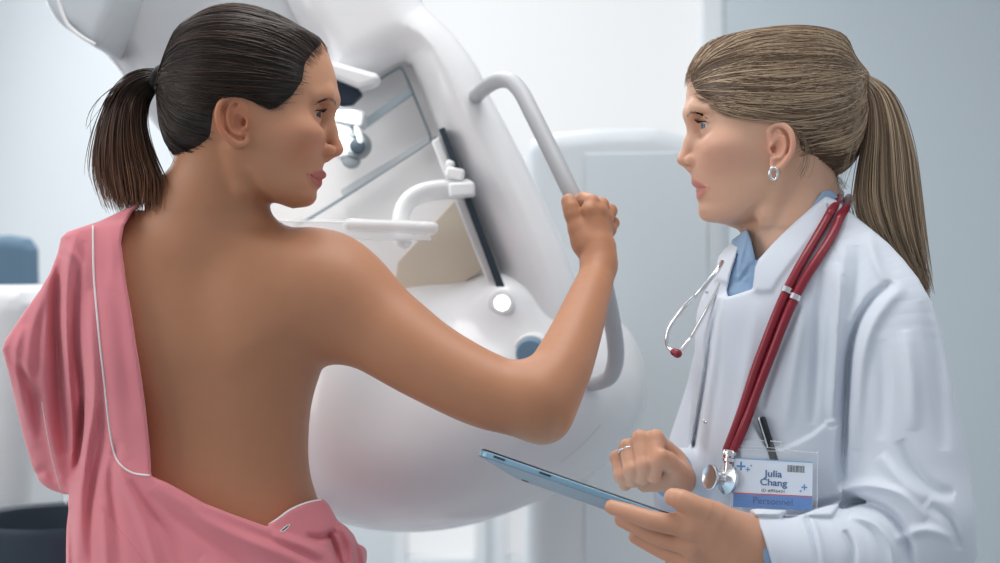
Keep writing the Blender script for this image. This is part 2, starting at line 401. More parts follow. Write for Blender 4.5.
def pony(outer, inner, n, M_, depth, lenj, jit, curve=None, bias=1.0):
    O = catmull(outer, M_); I = catmull(inner, M_); u = rng.random(n)**bias; v = rng.uniform(-1, 1, n)
    # neighbouring strands bunch into locks
    lk = rng.integers(0, 26, n); lu = (lk+.5)/26; u = np.clip(u*.55+lu*.45, 0, 1)
    t = np.linspace(0, 1, M_); L = 1-lenj*rng.random(n)**1.5-.05*np.sin(lk*2.1)
    paths = np.zeros((n, M_, 3))
    for k in range(3):
        base = O[None, :, k]*(1-u[:, None])+I[None, :, k]*u[:, None]
        for i in range(n): paths[i, :, k] = np.interp(t*L[i], t, base[i])
    prof = np.interp(t, [0, .15, .5, 1], [.35, .7, 1, .75]); round_ = np.sqrt(np.clip(1-(2*u-1)**2, .05, 1))
    paths[:, :, 1] += depth*prof[None]*(v*round_)[:, None]
    paths += (rng.normal(0, jit, (n, 3))[:, None])*t[None, :, None]
    return paths
def build_head(s, D, spec):
    """s = +1 facing picture right, -1 facing left; spec holds picture traces of the head; returns Field"""
    H = Field(); T = spec
    for c, r, a in T['cranium']: H.add(ell(P(c[0], c[1], D), r, rotY(a)), .03)
    fr = [tuple(r)+(r[4], 0, float(np.interp(r[0], T['npy'], T['nv']))) for r in T['face']]; skull = Field()
    for c, r, a in T['cranium']: skull.add(ell(P(c[0], c[1], D), r, rotY(a)), .03)
    skull.add(loft(rows_px(fr, D)), .02); H.skull = skull
    H.add(loft(rows_px(fr, D)), .02)
    fw = s
    pt = lambda px, py, dy=0: P(px, py, D+dy)
    rel = lambda p, dx=0, dy=0, dz=0: pt(*p)+np.array([dx*fw, dy, dz])/1000
    for sd in (-1, 1):                                              # cheekbones, brow ridge
        H.add(ell(rel(T['cheek'], -6, 43*sd, 0), (.022, .019, .014)), .03)
        H.chain([rel(T['brow'], -T['br'], 6*sd, 0), rel(T['brow'], -T['br']-3, 24*sd, 3), rel(T['brow'], -T['br']-13, 42*sd, 1)], [.006, .0062, .005], .014, .01)
        e = rel(T['eye'], 0, 31*sd, 0)
        H.sub(ell(e+np.array([.012*fw, -.002*sd, .001]), (.011, .017, .0105)), .014)
        H.add(ell(e, (.0133, .0133, .0133)), .006)
        H.sub(cap(e+np.array([.0145*fw, -.006*sd, -.0005]), e+np.array([.0130*fw, .001*sd, .0006]), .0016, .0047), .0012)
        H.sub(cap(e+np.array([.0130*fw, .001*sd, .0006]), e+np.array([.0085*fw, .0105*sd, -.0006]), .0047, .0012), .0012)
        # lid crease
        H.chain([e+np.array([.0135*fw, -.008*sd, .0045]), e+np.array([.0125*fw, .0, .0070]), e+np.array([.0075*fw, .0115*sd, .0035])], [.0012, .0016, .0010], .004, .002)
    n0, n1, n2 = T['nose']                                          # nasion, bridge, tip centre
    H.chain([rel(n0), rel(n1), rel(n2)], [.0045, .0050, .0062], .012, .008)
    H.add(cap(rel(n2, -4, 0, -3), rel(T['subnas'], 0, 0, 2),   .0048, .004), .005)
    for sd in (-1, 1):
        H.add(ell(rel(n2, -9.5, 10.5*sd, -1.5), (.0078, .0048, .0060)), .005)
        H.sub(cap(rel(n2, -4, 6*sd, -9.5), rel(n2, -9, 7.5*sd, -7.5), .0026, .0022), .002)
        H.fold = None
    (ux, uy), (lx, ly), (cx, cy) = T['lips']                        # upper lip peak, lower lip peak, corner (picture, near side)
    my = (uy+ly)/2+T.get('mgap', 0); mx = (ux+lx)/2; g = T.get('gapr', .0008); y_c = .0225
    def onface(px_, py_, y_):                                       # point on the face at the height of py and side y
        z_ = Z(py_, D); t_ = np.linspace(X(px_, D)+.012*fw, X(px_, D)-.035*fw, 60); v_ = skull(np.column_stack([t_, np.full(60, D+y_), np.full(60, z_)]))
        k_ = int(np.argmax(v_ < 0)); return np.array([t_[k_], D+y_, z_])
    for sd in (-1, 1):
        co = onface(mx, cy, y_c*sd); u1 = onface(mx, uy+1, .011*sd); l1 = onface(mx, ly, .010*sd); m1 = onface(mx, my, .011*sd)
        ua = rel((ux, uy), -3.4, 1.2*sd, 0); la_ = rel((lx, ly), -4.2, 0, 0); in_ = np.array([-.0006*fw, 0, 0])
        H.add(limb([ua, [u1[0]-.0012*fw, u1[1], u1[2]], co-np.array([.002*fw, 0, 0])], np.array([.0034, .0030, .0016])*T.get('lipr', 1), step=.004), .0045)
        H.add(limb([la_, [l1[0]-.0018*fw, l1[1], l1[2]], co-np.array([.002*fw, 0, .0008])], np.array([.0044, .0038, .0016])*T.get('lipr', 1), step=.004), .0045)
        H.sub(limb([rel((mx, my), 1.5, 0, 0), m1+np.array([.0014*fw, 0, 0]), co+np.array([.0004*fw, .001*sd, 0])], [g, g, .0006], step=.004), .001)
    H.add(ell(rel(T['chin'], 0, 0, 0), (.010, .015, .010)), .012)
    # ears
    for sd in (-1, 1):
        E = T['ear']; dep = T['earw']
        ep = lambda px, py, out: (P(px, py, D-dep-out) if sd < 0 else (lambda q: np.array([q[0], 2*D-q[1], q[2]]))(P(px, py, D-dep-out)))
        (ex, ey) = E['c']
        H.add(ell(ep(ex, ey, .001), (E['rx'], .0045, E['rz']), rotY(E['tilt'])), .005)
        H.add(limb([ep(a, b, o) for a, b, o in E['helix']], E['hr'], step=.0022), .003)
        H.add(limb([ep(a, b, o) for a, b, o in E['anti']], [.0024]*len(E['anti']), step=.0022), .003)
        H.add(cap(ep(*E['tragus'][0]), ep(*E['tragus'][1]), .0028, .0026), .003)
        H.sub(ell(ep(E['concha'][0], E['concha'][1], .008), (E['concha'][2], .0075, E['concha'][3]), rotY(E['tilt'])), .003)
        H.sub(ell(ep(E['canal'][0], E['canal'][1], .004), (.003, .008, .004)), .003)
        if 'fossa' in E: H.sub(cap(ep(*E['fossa'][0]), ep(*E['fossa'][1]), .002, .0015), .002)
    return H
def skin_colors(V, D, s, T, base, lip, blush, ear, extra=None):
    c = np.tile(np.array(base), (len(V), 1)); F_ = s
    def mix(mask, col):
        nonlocal c; c = c*(1-mask[:, None])+np.array(col)*mask[:, None]
    (ux, uy), (lx, ly), (cx, cy) = T['lips']
    px = V[:, 0]/V[:, 1]*F_PX+500; xx = V[:, 0]; zz = V[:, 2]; dy = np.abs(V[:, 1]-D)
    cheek = P(T['cheek'][0], T['cheek'][1]+6, D); d = np.sqrt(((xx-cheek[0]))**2*.5+(zz-cheek[2])**2+((dy-.045))**2*.4)
    mix(np.clip(.55*np.exp(-(d/.026)**2), 0, 1), blush)
    tp = P(*T['nose'][2], D); d = np.sqrt((xx-tp[0])**2+(zz-tp[2])**2+dy**2); mix(.45*np.exp(-(d/.014)**2), blush)
    # lips: between upper and lower borders, narrowing to the corner
    X0 = X(max(ux, lx) if s > 0 else min(ux, lx), D); XC = X(cx, D); t = np.clip((xx-XC)/(X0-XC), 0, 1.3); on = ((xx-XC)*s > -.001) & (dy < .028)
    zt = Z(uy-3.2, D); zb = Z(ly+4.6, D); zc = Z(cy, D); q = np.clip(dy/.025, 0, 1)
    up = zt*(1-q**2.2)+zc*q**2.2+.001; lo_ = zb*(1-q**2)+zc*q**2-.001
    f = 1/(1+np.exp(-np.clip((up-zz)/.0006, -30, 30)))*1/(1+np.exp(-np.clip((zz-lo_)/.0006, -30, 30)))*on
    mix(np.clip(f, 0, 1)*.9, lip)
    ec = P(T['ear']['c'][0], T['ear']['c'][1], D-T['earw']); d = np.sqrt((xx-ec[0])**2+(zz-ec[2])**2+(dy-T['earw']-.006)**2); mix(.6*np.clip(1.6-d/.02, 0, 1)*(dy > T['earw']-.004), ear)
    return c
# ---------------------------------------------------------------- the patient
DA = 1.55
TA = dict(
 cranium=[((251, 87), (.087, .072, .0775), 0), ((229, 83), (.062, .068, .077), 0), ((213, 113), (.044, .055, .050), 0)],
 face=[(40, 321, 255, 190, 62), (60, 327, 255, 190, 68), (80, 333, 255, 190, 70), (92, 335, 256, 190, 71), (103, 334, 258, 190, 70.5), (115, 329.5, 258, 190, 70), (126, 328, 256, 190, 69.5),
       (140, 327, 255, 200, 68), (155, 326, 254, 218, 65), (170, 322, 262, 228, 60), (181, 318, 270, 238, 53), (191, 313, 278, 250, 44), (199, 311.5, 286, 268, 32), (205, 306, 291, 281, 20), (209, 298, 293, 288, 9)],
 br=3.2, npy=[40, 100, 125, 150, 170, 185, 205], nv=[2.2, 2.15, 2.05, 1.85, 1.68, 1.7, 1.9],
 cheek=(310, 138), brow=(333, 101), eye=(313.5, 118.5), nose=[(327, 112), (331, 130), (338, 149.5)], subnas=(327, 160),
 lips=[(325.5, 175), (321, 183), (309.5, 176)], mgap=.2, gapr=.0007, chin=(306, 196),
 earw=.069, ear=dict(c=(233, 121), rx=.0135, rz=.0225, tilt=-4,
   helix=[(249, 117, .0), (247, 105, .002), (239, 98, .004), (228, 97.5, .007), (219.5, 105, .010), (217.5, 117, .011), (221, 129, .009), (229, 139, .006), (238, 144.5, .003), (246, 142, .001), (247, 135, .000)],
   hr=[.0022, .0026, .0030, .0032, .0033, .0032, .0032, .0038, .0042, .0032, .002],
   anti=[(232, 105, .005), (228, 112, .007), (227.5, 122, .007), (232, 131, .005), (240, 134, .004)], tragus=[(246, 121, .003), (246, 127, .003)], concha=(238, 123, .0062, .0095), canal=(243, 122), fossa=[(236, 105, .006), (231, 108, .009)]))
HA = build_head(1, DA, TA)
BA = Field(); BA.add(HA.op(), 0)
q = lambda px, py, Y: P(px, py, Y)
# neck and trapezius
BA.add(cap(q(234, 150, 1.555), q(219, 205, 1.56), .047, .050), .022)
BA.add(cap(q(219, 150, 1.545), q(200, 224, 1.55), .038, .043), .025)
BA.chain([q(236, 150, 1.497), q(243, 186, 1.515), q(243, 214, 1.54)], [.0085, .008, .007], .014, .01)      # neck cord
BA.add(cap(q(178, 218, 1.56), q(96, 268, 1.57), .038, .036), .04)
BA.add(cap(q(205, 232, 1.56), q(310, 277, 1.57), .042, .034), .03)
# torso
BA.add(loft(rows_px([(205, 240, 200, 165, 40, 40), (225, 255, 205, 120, 58, 60), (245, 290, 208, 104, 74, 70), (275, 331, 210, 88, 84, 84), (310, 333, 210, 84, 93, 92), (345, 327, 212, 82, 98, 108),
   (375, 315, 212, 92, 95, 105), (405, 306, 212, 102, 91, 98), (435, 302.5, 212, 108, 88, 92), (470, 302.5, 212, 104, 88, 92), (500, 309, 212, 98, 92, 96), (540, 325, 212, 88, 98, 102), (600, 338, 212, 78, 106, 108), (680, 342, 212, 74, 110, 108)], DA, .04), n=2.35), .045)
BA.add(ell(q(258, 310, 1.524), (.055, .030, .075), rotY(14)), .022)      # right shoulder blade
BA.add(ell(q(142, 318, 1.526), (.055, .030, .078), rotY(-10)), .03)
BA.sub(cap(q(196, 250, 1.464), q(212, 500, 1.465), .014, .016), .030)     # spine furrow
BA.sub(cap(q(236, 388, 1.466), q(312, 350, 1.490), .010, .010), .035)
# raised right arm
BA.add(ell(q(334, 290, 1.565), (.050, .052, .050)), .045)
BA.add(limb(step=.006, pts=[q(322, 292, 1.57), q(375, 325, 1.55), q(430, 362, 1.525), q(490, 392, 1.505), q(538, 401, 1.495)], rs=[.058, .0515, .0440, .0405, .0375]), .04)
BA.add(limb([q(537, 402, 1.495), q(557, 376, 1.515), q(574, 338, 1.555), q(588, 300, 1.60), q(598, 270, 1.64), q(598, 248, 1.655)], [.0365, .0345, .0295, .0245, .0200, .0190]), .02)
BA.add(ell(q(545, 420, 1.492), (.020, .020, .021)), .02)
# right hand closing on the grab bar: wrist -> palm -> fingers
W_ = 1.655
BA.chain([q(599, 264, 1.645), q(597, 250, W_)], [.0195, .0195], .012, .01)
kn = [(589, 211, W_+.002), (598.5, 212, W_+.008), (605, 219, W_+.020), (609, 230, W_+.032)]
for (a, b, c_), r0, r1 in zip(kn, (.0135, .0125, .0120, .0110), (.0092, .0092, .0088, .0080)):
    BA.chain([q(596, 246, W_+(c_-W_)*.4), q(a, b, c_)], [r0, r1], .012, .01)
BA.add(cap(q(583, 240, W_+.004), q(590, 232, W_+.010), .0135, .013), .014)
fing = [[kn[0], (592, 202, W_+.010), (584, 199, W_+.030), (574, 203, W_+.040)], [kn[1], (601.5, 205, W_+.022), (594, 203, W_+.042), (583, 208, W_+.048)],
        [kn[2], (610, 211, W_+.036), (603, 208, W_+.054), (592, 213, W_+.056)], [kn[3], (613, 223, W_+.046), (607, 220, W_+.060), (598, 224, W_+.062)]]
for f_, rr in zip(fing, (.0088, .0088, .0084, .0074)): BA.chain([q(*p_) for p_ in f_], [rr*1.02, rr, rr*.93, rr*.85], .005, .003)
BA.chain([q(585, 244, W_), q(577.5, 229, W_+.003), q(572.5, 214, W_+.006), q(569, 202, W_+.012)], [.0135, .0108, .0094, .0085], .008, .004)
BA.chain([q(571, 207, W_+.008), q(568.5, 200.5, W_+.013)], [.0095, .0078], .004, .003)
zc = Z(212, DA)
la = np.array([X(40, DA), 1.44, 1.03]); 
def keepA_head(c): return (c[:, 2] >= zc-.0005) & (c[:, 0] < X(380, DA))
def keepA_hand(c): return (c[:, 0] > X(556, DA)) & (c[:, 2] > Z(290, DA))
def keepA_body(c): return ~(keepA_head(c+np.array([0, 0, -.0012]))) & ~keepA_hand(c-np.array([.001, 0, .001]))
VA, FA_, NA = field_mesh(BA, [((X(150, DA), 1.45, zc-.01), (X(352, DA), 1.72, 1.735), .0014, keepA_head),
    ((X(548, 1.5), 1.56, Z(300, 1.5)), (X(630, 1.7), 1.76, 1.55), .0016, keepA_hand),
    ((X(60, DA), 1.42, .93), (X(640, 1.66), 1.76, zc+.05), .0030, keepA_body)],
    epsfn=lambda V: .0008+.0057*np.clip(np.where(V[:, 0] > X(500, DA), (Z(275, DA)-V[:, 2])/.02, (zc+.008-V[:, 2])/.02), 0, 1))
patient = empty('person', (X(212, DA), DA, 0), 'person seen from behind, dark ponytail, bare back, one arm raised to a curved grab bar', 'person')
colA = skin_colors(VA, DA, 1, TA, (.475, .222, .122), (.38, .10, .085), (.50, .185, .105), (.54, .18, .10))
face_lit = np.clip((VA[:, 2]-Z(200, DA))/.02, 0, 1)*np.clip((VA[:, 0]-X(245, DA))/.05, 0, 1); colA = colA*(1+face_lit[:, None]*np.array([.20, .30, .42]))  # face lightened in its colour, standing in for light falling on it
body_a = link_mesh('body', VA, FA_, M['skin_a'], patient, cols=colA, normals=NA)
for sd in (-1, 1):
    e = P(*TA['eye'], DA)+np.array([0, .031*sd, 0]); eye_ball('eye', e, (1, -.30, -.08), patient, (.06, .04, .028))
    ta = np.linspace(-.55, 1.0, 26); b_ = np.array([e+.0136*np.array([math.cos(t)*.95, math.sin(t)*sd, .30-.10*(t-.2)**2]) for t in ta])
    t_ = b_+np.array([[.006*math.cos(t), .006*math.sin(t)*sd, .0030] for t in ta]); hairs('eyelash', b_, t_, .00042, M['lash'], patient, curl=(0, 0, -.001))
# brows
def brow(F, pts, wid, n, ang, D, name, parent, col, mirror=True, r=.00038, L=.008, s=1):
    P_ = catmull(np.array(pts, float), 60); t = rng.random(n); i = (t*59).astype(int); wd = np.interp(t, [0, .3, 1], wid)
    c = P_[i]; off = rng.uniform(-1, 1, n)*wd; px = c[:, 0]; py = c[:, 1]+off
    h0 = hit(F, px, py, D-.16, D+.02); tx = np.gradient(P_[:, 0])[i]; tz = -np.gradient(P_[:, 1])[i]; nrm = np.hypot(tx, tz); d = np.stack([tx/nrm, np.zeros(n), tz/nrm+np.interp(t, [0, 1], [.7, -.1])], 1)
    d /= np.linalg.norm(d, axis=1)[:, None]; h1 = h0+d*L*rng.uniform(.6, 1.1, n)[:, None]
    dd = feval(F, h1); g = fgrad(F, h1); h1 = h1-g*(dd-.0009)[:, None]
    b, t2 = h0, h1
    for sd in (0, 1):
        f = (lambda a: a if sd == 0 else np.stack([a[:, 0], 2*D-a[:, 1], a[:, 2]], 1)); hairs(name, f(b), f(t2), r, M['lash'], parent, col=col)
brow(BA, [(335.5, 103.5), (331, 99.5), (324, 99.5), (314, 105)], [1.9, 1.8, .5], 260, 0, DA, 'eyebrow', patient, (.012, .008, .007))
# hair
CA_ = Field(); CA_.add(HA.skull.op(), 0); CA_.disp(lambda p: .0035-.0026*np.clip((p[:, 0]-X(285, DA))/.04, 0, 1))
CA_.add(cap(q(192, 90, DA), q(180, 84, DA), .024, .0130), .022); CA_.add(ell(q(199, 136, DA), (.026, .045, .025)), .03)
mapA = Map(120, -20, 360, 200)
hair_poly = [(334, 44), (326, 54), (318, 60), (312, 67), (309, 84), (296, 99), (278, 112), (268, 113), (259, 107), (247, 99), (236, 95.5), (222, 97), (216, 112), (213, 138), (203, 154), (190, 160), (178, 166), (120, 160), (120, -20), (334, -20)]
mapA.a = mapA.poly(hair_poly)*DA/F_PX
def hair_cap(CF, mp, name, lo, hi, m, col, parent, thick=.0035):
    HF = Field(); HF.add(CF.op(), 0); HF.disp(lambda p: -thick*np.clip(1+(mp.sample(p)+.002)/.016, 0, 1)**1.5); HF.inter(lambda p: mp.sample(p)+.0015, .004)
    V_, F__, N_ = field_mesh(HF, [(lo, hi, .002, None)]); return link_mesh(name, V_, F__, m, parent, cols=np.tile(np.array(col), (len(V_), 1)), normals=N_)
def cap_seeds(CF, mp, c, n, keep, fwd=1):
    d = rng.normal(0, 1, (n*7, 3)); d /= np.linalg.norm(d, axis=1)[:, None]; d = d[rng.random(len(d)) < np.where(d[:, 0]*fwd > .5, 1.0, .55)]; d /= np.linalg.norm(d, axis=1)[:, None]; r = surf_r(CF, c, d); s_ = c+d*r[:, None]
    s_ = s_[keep(s_) & (mp.sample(s_) < rng.normal(.0002, .0022, len(s_)))]; return s_[:n]
hair_a = hair_cap(CA_, mapA, 'hair', (X(140, DA), 1.46, Z(170, DA)), (X(345, DA), 1.65, 1.73), M['hair_a'], (.014, .009, .0075), patient)
def hair_cols(n, M_, seg, base, tips, var, seeds=None, hl=None, hlp=.2):
    b = np.array(base)*rng.uniform(1-var, 1+var, (n, 1))
    pr = hlp if seeds is None else np.clip(hlp*(1+1.6*np.sin(seeds[:, 2]*330+seeds[:, 0]*90)*np.sin(seeds[:, 2]*140+seeds[:, 1]*210+1)), .03, .95)
    if hl is not None: m = rng.random(n) < pr; b[m] = np.array(hl)*rng.uniform(.75, 1.2, (m.sum(), 1))
    t = np.linspace(0, 1, M_)[None, :, None]**2; c = b[:, None]*(1-t)+(np.array(tips)*rng.uniform(.5, 1.4, (n, 1)))[:, None]*t if tips is not None else np.repeat(b[:, None], M_, 1)
    return np.repeat(c[:, :, None], seg, 2).reshape(-1, 3)
cA = P(245, 88, DA); tieA = P(163, 80, DA)
sd_ = cap_seeds(CA_, mapA, cA, 5000, lambda c: c[:, 0] > X(170, DA))
pA = scalp_strands(CA_, cA, sd_, tieA, 18, .0007); n_ = len(sd_)
def over_ear(p, xs, ys, front):                                     # comb the strands above the ear
    px = p[..., 0]/p[..., 1]*F_PX+500; py = 281.5-(p[..., 2]-CAMZ)/p[..., 1]*F_PX; near = True
    lim = np.interp(px, xs, ys, left=999, right=999)-rng.random(p.shape[:1])[:, None]*5; st = front(px[:, :1])
    m = (py > lim) & st; p[..., 2] = np.where(m, CAMZ-(lim-281.5)*p[..., 1]/F_PX, p[..., 2]); return p
pA = over_ear(pA, [205, 214, 222, 236, 250, 262, 275], [118, 108, 98, 96, 100, 107, 113], lambda x0: x0 > 222)
rad = np.full((n_, 18), .00045)*np.interp(np.linspace(0, 1, 18), [0, .1, 1], [.35, 1, 1])[None]
V2, F2 = strands_geo(pA, rad); link_mesh('hair_strands', V2, F2, M['hair_a'], hair_a, cols=hair_cols(n_, 18, 3, (.022, .012, .008), None, .6, hl=(.075, .036, .02), hlp=.18))
# ponytail
oA = [P(a, b, DA+c) for a, b, c in [(154, 67.5, 0), (142, 69, 0), (125, 77, 0), (110, 95, 0), (98, 122, -.004), (91, 150, -.006), (90, 178, -.008), (103, 210, -.008)]]
iA = [P(a, b, DA+c) for a, b, c in [(157.5, 91, 0), (152.5, 96, 0), (147, 107, 0), (146, 126, -.004), (151, 148, -.010), (159, 168, -.02), (166, 185, -.035), (163, 208, -.045)]]
pp = pony(oA, iA, 2600, 22, .020, .30, .004, bias=.75)
rad = np.full((2600, 22), .00052)*np.interp(np.linspace(0, 1, 22), [0, .8, 1], [1, 1, .3])[None]
V2, F2 = strands_geo(pp, rad); link_mesh('ponytail', V2, F2, M['hair_a'], patient, cols=hair_cols(2600, 22, 3, (.018, .011, .008), (.16, .06, .025), .6))
# loose hairs at nape and temple
def loose(F, starts, ends, n, name, parent, colr, D, bow=(0, 0, 0), r=.00028, spread=.004, m='hair_a'):
    k = rng.integers(0, len(starts), n); a = np.array([P(*starts[i], D) if len(starts[i]) == 2 else P(*starts[i]) for i in k])+rng.normal(0, spread*.4, (n, 3)); b = np.array([P(*ends[i], D) if len(ends[i]) == 2 else P(*ends[i]) for i in k])+rng.normal(0, spread, (n, 3))
    t = np.linspace(0, 1, 10)[None, :, None]; p = a[:, None]*(1-t)+b[:, None]*t+(np.array(bow)*rng.uniform(.3, 1.3, (n, 1)))[:, None]*4*t*(1-t)
    V, Fc = strands_geo(p, np.full((n, 10), r)); return link_mesh(name, V, Fc, M[m], parent, cols=np.tile(np.array(colr), (len(V), 1)))
loose(None, [(160, 92), (196, 152), (205, 150)], [(184, 168), (180, 186), (196, 180)], 60, 'loose_hair', hair_a, (.03, .018, .012), DA-.02, (-.004, 0, -.006))
loose(None, [(140, 74)], [(84, 128)], 5, 'loose_hair', hair_a, (.03, .018, .012), DA, (-.016, 0, .006), spread=.006)
mb = MB(); mb.lathe(P(163.5, 81, DA), (-.92, 0, .38), [(-.002, .0125), (0, .0150), (.003, .0158), (.0048, .0148), (.0066, .0158), (.010, .0155), (.0125, .0125)], 36); mb.build('hair_tie', M['lash'], patient)
tube('hair_tie_knot', [P(157, 88, DA-.012), P(160, 92, DA-.015), P(163, 90, DA-.013)], .004, M['lash'], patient, 10, 8)
# ---------------------------------------------------------------- the pink gown
mG = Map(-40, 150, 460, 1560); mGf = Map(-40, 150, 460, 720)
skin_edge = [(147, 200), (133, 211), (124, 226), (121, 243), (124, 265), (126, 282), (131, 310), (136, 343), (142, 380), (146, 411), (150, 450), (151.5, 476)]
main_edge = [(170, 484), (204, 503), (232, 514), (267, 526.5)]
gown_poly = skin_edge+main_edge+[(276, 519), (290, 509), (306, 502), (322, 498.5), (328, 503), (334, 514), (338, 521), (347, 527), (354, 535), (358, 544), (370, 548.5), (366, 563), (374, 640), (392, 1000), (400, 1560), (20, 1560), (30, 1000), (62, 640), (66, 560), (66, 506),
    (57, 503), (46, 497), (37, 489), (31, 470), (25, 445), (16, 405), (8, 370), (2.5, 350), (5, 341), (20, 318), (40, 290), (50, 273), (58, 252), (61, 238), (67, 232), (82, 227), (100, 221), (125, 209)]
mG.a = mG.poly(gown_poly)*DA/F_PX
panel = [(93, 226), (93, 240), (94, 278), (99, 336), (104, 380), (109, 425), (114, 452), (121, 465), (133, 473), (151, 476)]
mGf.step(panel+skin_edge[::-1]+[(140, 190), (100, 210)], 3.6, .9)
mGf.step([(93, 200)]+panel+main_edge+[(299, 538), (327, 550), (345, 575), (380, 720), (-40, 720), (-40, 200)], 4.0, 1.0)       # cloth lying over the waistband
mGf.step([(68, 225), (56, 262), (47, 300), (41, 340), (39, 380), (43, 415), (49, 445), (57, 480), (66, 510), (66, 720), (460, 720), (460, 200)], 7.0, 1.6)   # back panel over the sleeve
for pts, a, w_ in [([(63, 236), (58, 270), (56, 310), (57, 360), (60, 410), (65, 455)], -10, 7), ([(76, 232), (68, 270), (66, 320), (68, 370), (72, 430), (74, 500)], 4, 5), ([(84, 240), (78, 290), (77, 340), (83, 395), (80, 440), (72, 480)], -4, 4.5),
    ([(90, 290), (92, 340), (94, 400), (86, 450), (80, 500), (80, 560)], 4.5, 6), ([(100, 400), (103, 440), (96, 478), (90, 520), (92, 580)], -3.5, 5), ([(60, 255), (46, 290), (32, 330), (28, 380), (34, 450)], 4, 7), ([(5, 348), (22, 372), (34, 400), (40, 440)], -4.5, 6),
    ([(24, 325), (16, 352), (20, 390), (27, 430)], 3.5, 5), ([(30, 480), (45, 470), (58, 480)], -3.5, 5), ([(112, 455), (125, 485), (140, 515), (155, 560), (162, 600)], 4, 6), ([(118, 440), (112, 480), (116, 520), (122, 580)], -3, 6), ([(130, 480), (150, 510), (172, 540), (190, 590)], -3, 7),
    ([(155, 484), (200, 515), (250, 540), (300, 562), (330, 590)], 3.2, 8), ([(150, 492), (190, 525), (235, 556), (270, 590)], -2.5, 8), ([(180, 505), (240, 530), (300, 552), (325, 566)], -2, 6), ([(338, 524), (347, 535), (352, 550), (350, 580)], 4.5, 5), ([(305, 536), (322, 538), (336, 530)], -4, 4), ([(326, 532), (334, 545), (342, 575)], -5, 4),
    ([(356, 540), (362, 552), (364, 575)], 3, 4), ([(272, 535), (300, 545), (322, 556)], 2.5, 5), ([(70, 505), (72, 560), (76, 640)], -3, 4), ([(100, 500), (106, 560), (108, 640)], 3, 6), ([(100, 250), (108, 330), (118, 420), (128, 460)], 1.2, 9), ([(118, 290), (124, 350), (134, 420)], -1.0, 7),
    ([(62, 245), (80, 262), (90, 290)], 1.5, 5), ([(106, 225), (112, 250), (112, 290)], 1.2, 6), ([(200, 560), (260, 600), (330, 640)], 3, 10)]: mGf.fold(pts, a*1.7, w_*.85)
GW = Field()
GW.add(loft(rows_px([(215, 250, 190, 88, 60, 60), (250, 320, 195, 66, 92, 76), (300, 335, 200, 62, 108, 96), (350, 331, 204, 72, 112, 108), (400, 316, 206, 84, 106, 102), (450, 313, 210, 92, 102, 98), (500, 330, 212, 78, 106, 102), (540, 350, 215, 66, 114, 112), (600, 362, 215, 66, 122, 122),
    (800, 372, 215, 62, 130, 135), (1200, 384, 215, 50, 135, 140), (1530, 392, 215, 42, 140, 145)], DA, .038), n=2.4), .03)
GW.add(cap(q(190, 215, 1.552), q(84, 262, 1.565), .046, .050), .03)
GW.add(limb([q(82, 268, 1.565), q(55, 315, 1.56), q(40, 350, 1.56)], [.053, .047, .040]), .03)
GW.add(limb([q(40, 350, 1.56), q(52, 400, 1.59), q(66, 460, 1.62)], [.042, .040, .036]), .02)
GW.add(ell(q(24, 350, 1.55), (.028, .03, .030)), .03)
GW.disp(lambda p: mGf.sample(p)*np.clip((1.62-p[:, 1])/.04, 0, 1)*(p[:, 2] > .9)+.0006*np.sin(p[:, 0]*70+p[:, 2]*42)*np.sin(p[:, 2]*55-p[:, 0]*25)+np.clip((.98-p[:, 2])*2, 0, 1)*.010*np.sin(np.arctan2(p[:, 0]+.32, p[:, 1]-1.59)*13))
def g_in(p): return mG.sample(p)
GW.inter(g_in, .005)
GW.inter(lambda p: .012-p[:, 2], .004)
VG, FG, NG = field_mesh(GW, [((X(-12, DA), 1.38, 1.02), (X(392, DA), 1.80, Z(192, DA)), .0024, lambda c: c[:, 2] >= 1.04), ((X(0, DA), 1.30, -.02), (X(430, DA), 1.88, 1.10), .009, lambda c: c[:, 2] < 1.04)])
gown = link_mesh('gown', VG, FG, M['pink'], patient, normals=NG)
def on(F, pts, n, lift, y0=1.15, y1=1.9):
    c = catmull(np.array(pts, float), n); return hit(F, c[:, 0], c[:, 1], y0, y1, lift)
def on_tube(name, F, pts, r, m, parent, n=60, lift=0.0005, **k):
    p = on(F, pts, n, lift); 
    for _ in range(2): p[1:-1] = (p[:-2]+p[1:-1]*2+p[2:])/4
    return tube(name, p, r, m, parent, n, 8, **k)
on_tube('piping', GW, panel[:-1]+[(149, 475.5)], .0011, M['piping'], gown, 90, .0004)
on_tube('piping', GW, [(267, 525.5), (277, 519.5), (290, 510), (306, 503), (321, 499.8)], .0012, M['piping'], gown, 30, 0)
on_tube('piping', GW, [(42, 402), (46, 428), (52, 458), (60, 488), (66, 504)], .0006, M['piping'], gown, 40, 0)
bh = on(GW, [(280.5, 531), (285, 527), (289.5, 524.5), (288, 527.5), (283, 531.5), (280.5, 531)], 24, .0004); tube('buttonhole', bh, .0006, M['piping'], gown, 24, 6)
tube('buttonhole_slit', on(GW, [(282, 530.5), (285.5, 528), (288.5, 525.8)], 8, .0001), .0008, M['lash'], gown, 8, 6)
for pts in ([(98, 424), (90, 470), (88, 500), (90, 560)], [(96, 500), (112, 520), (128, 540), (145, 563)]): on_tube('seam', GW, pts, .0006, M['pink'], gown, 40, 0)
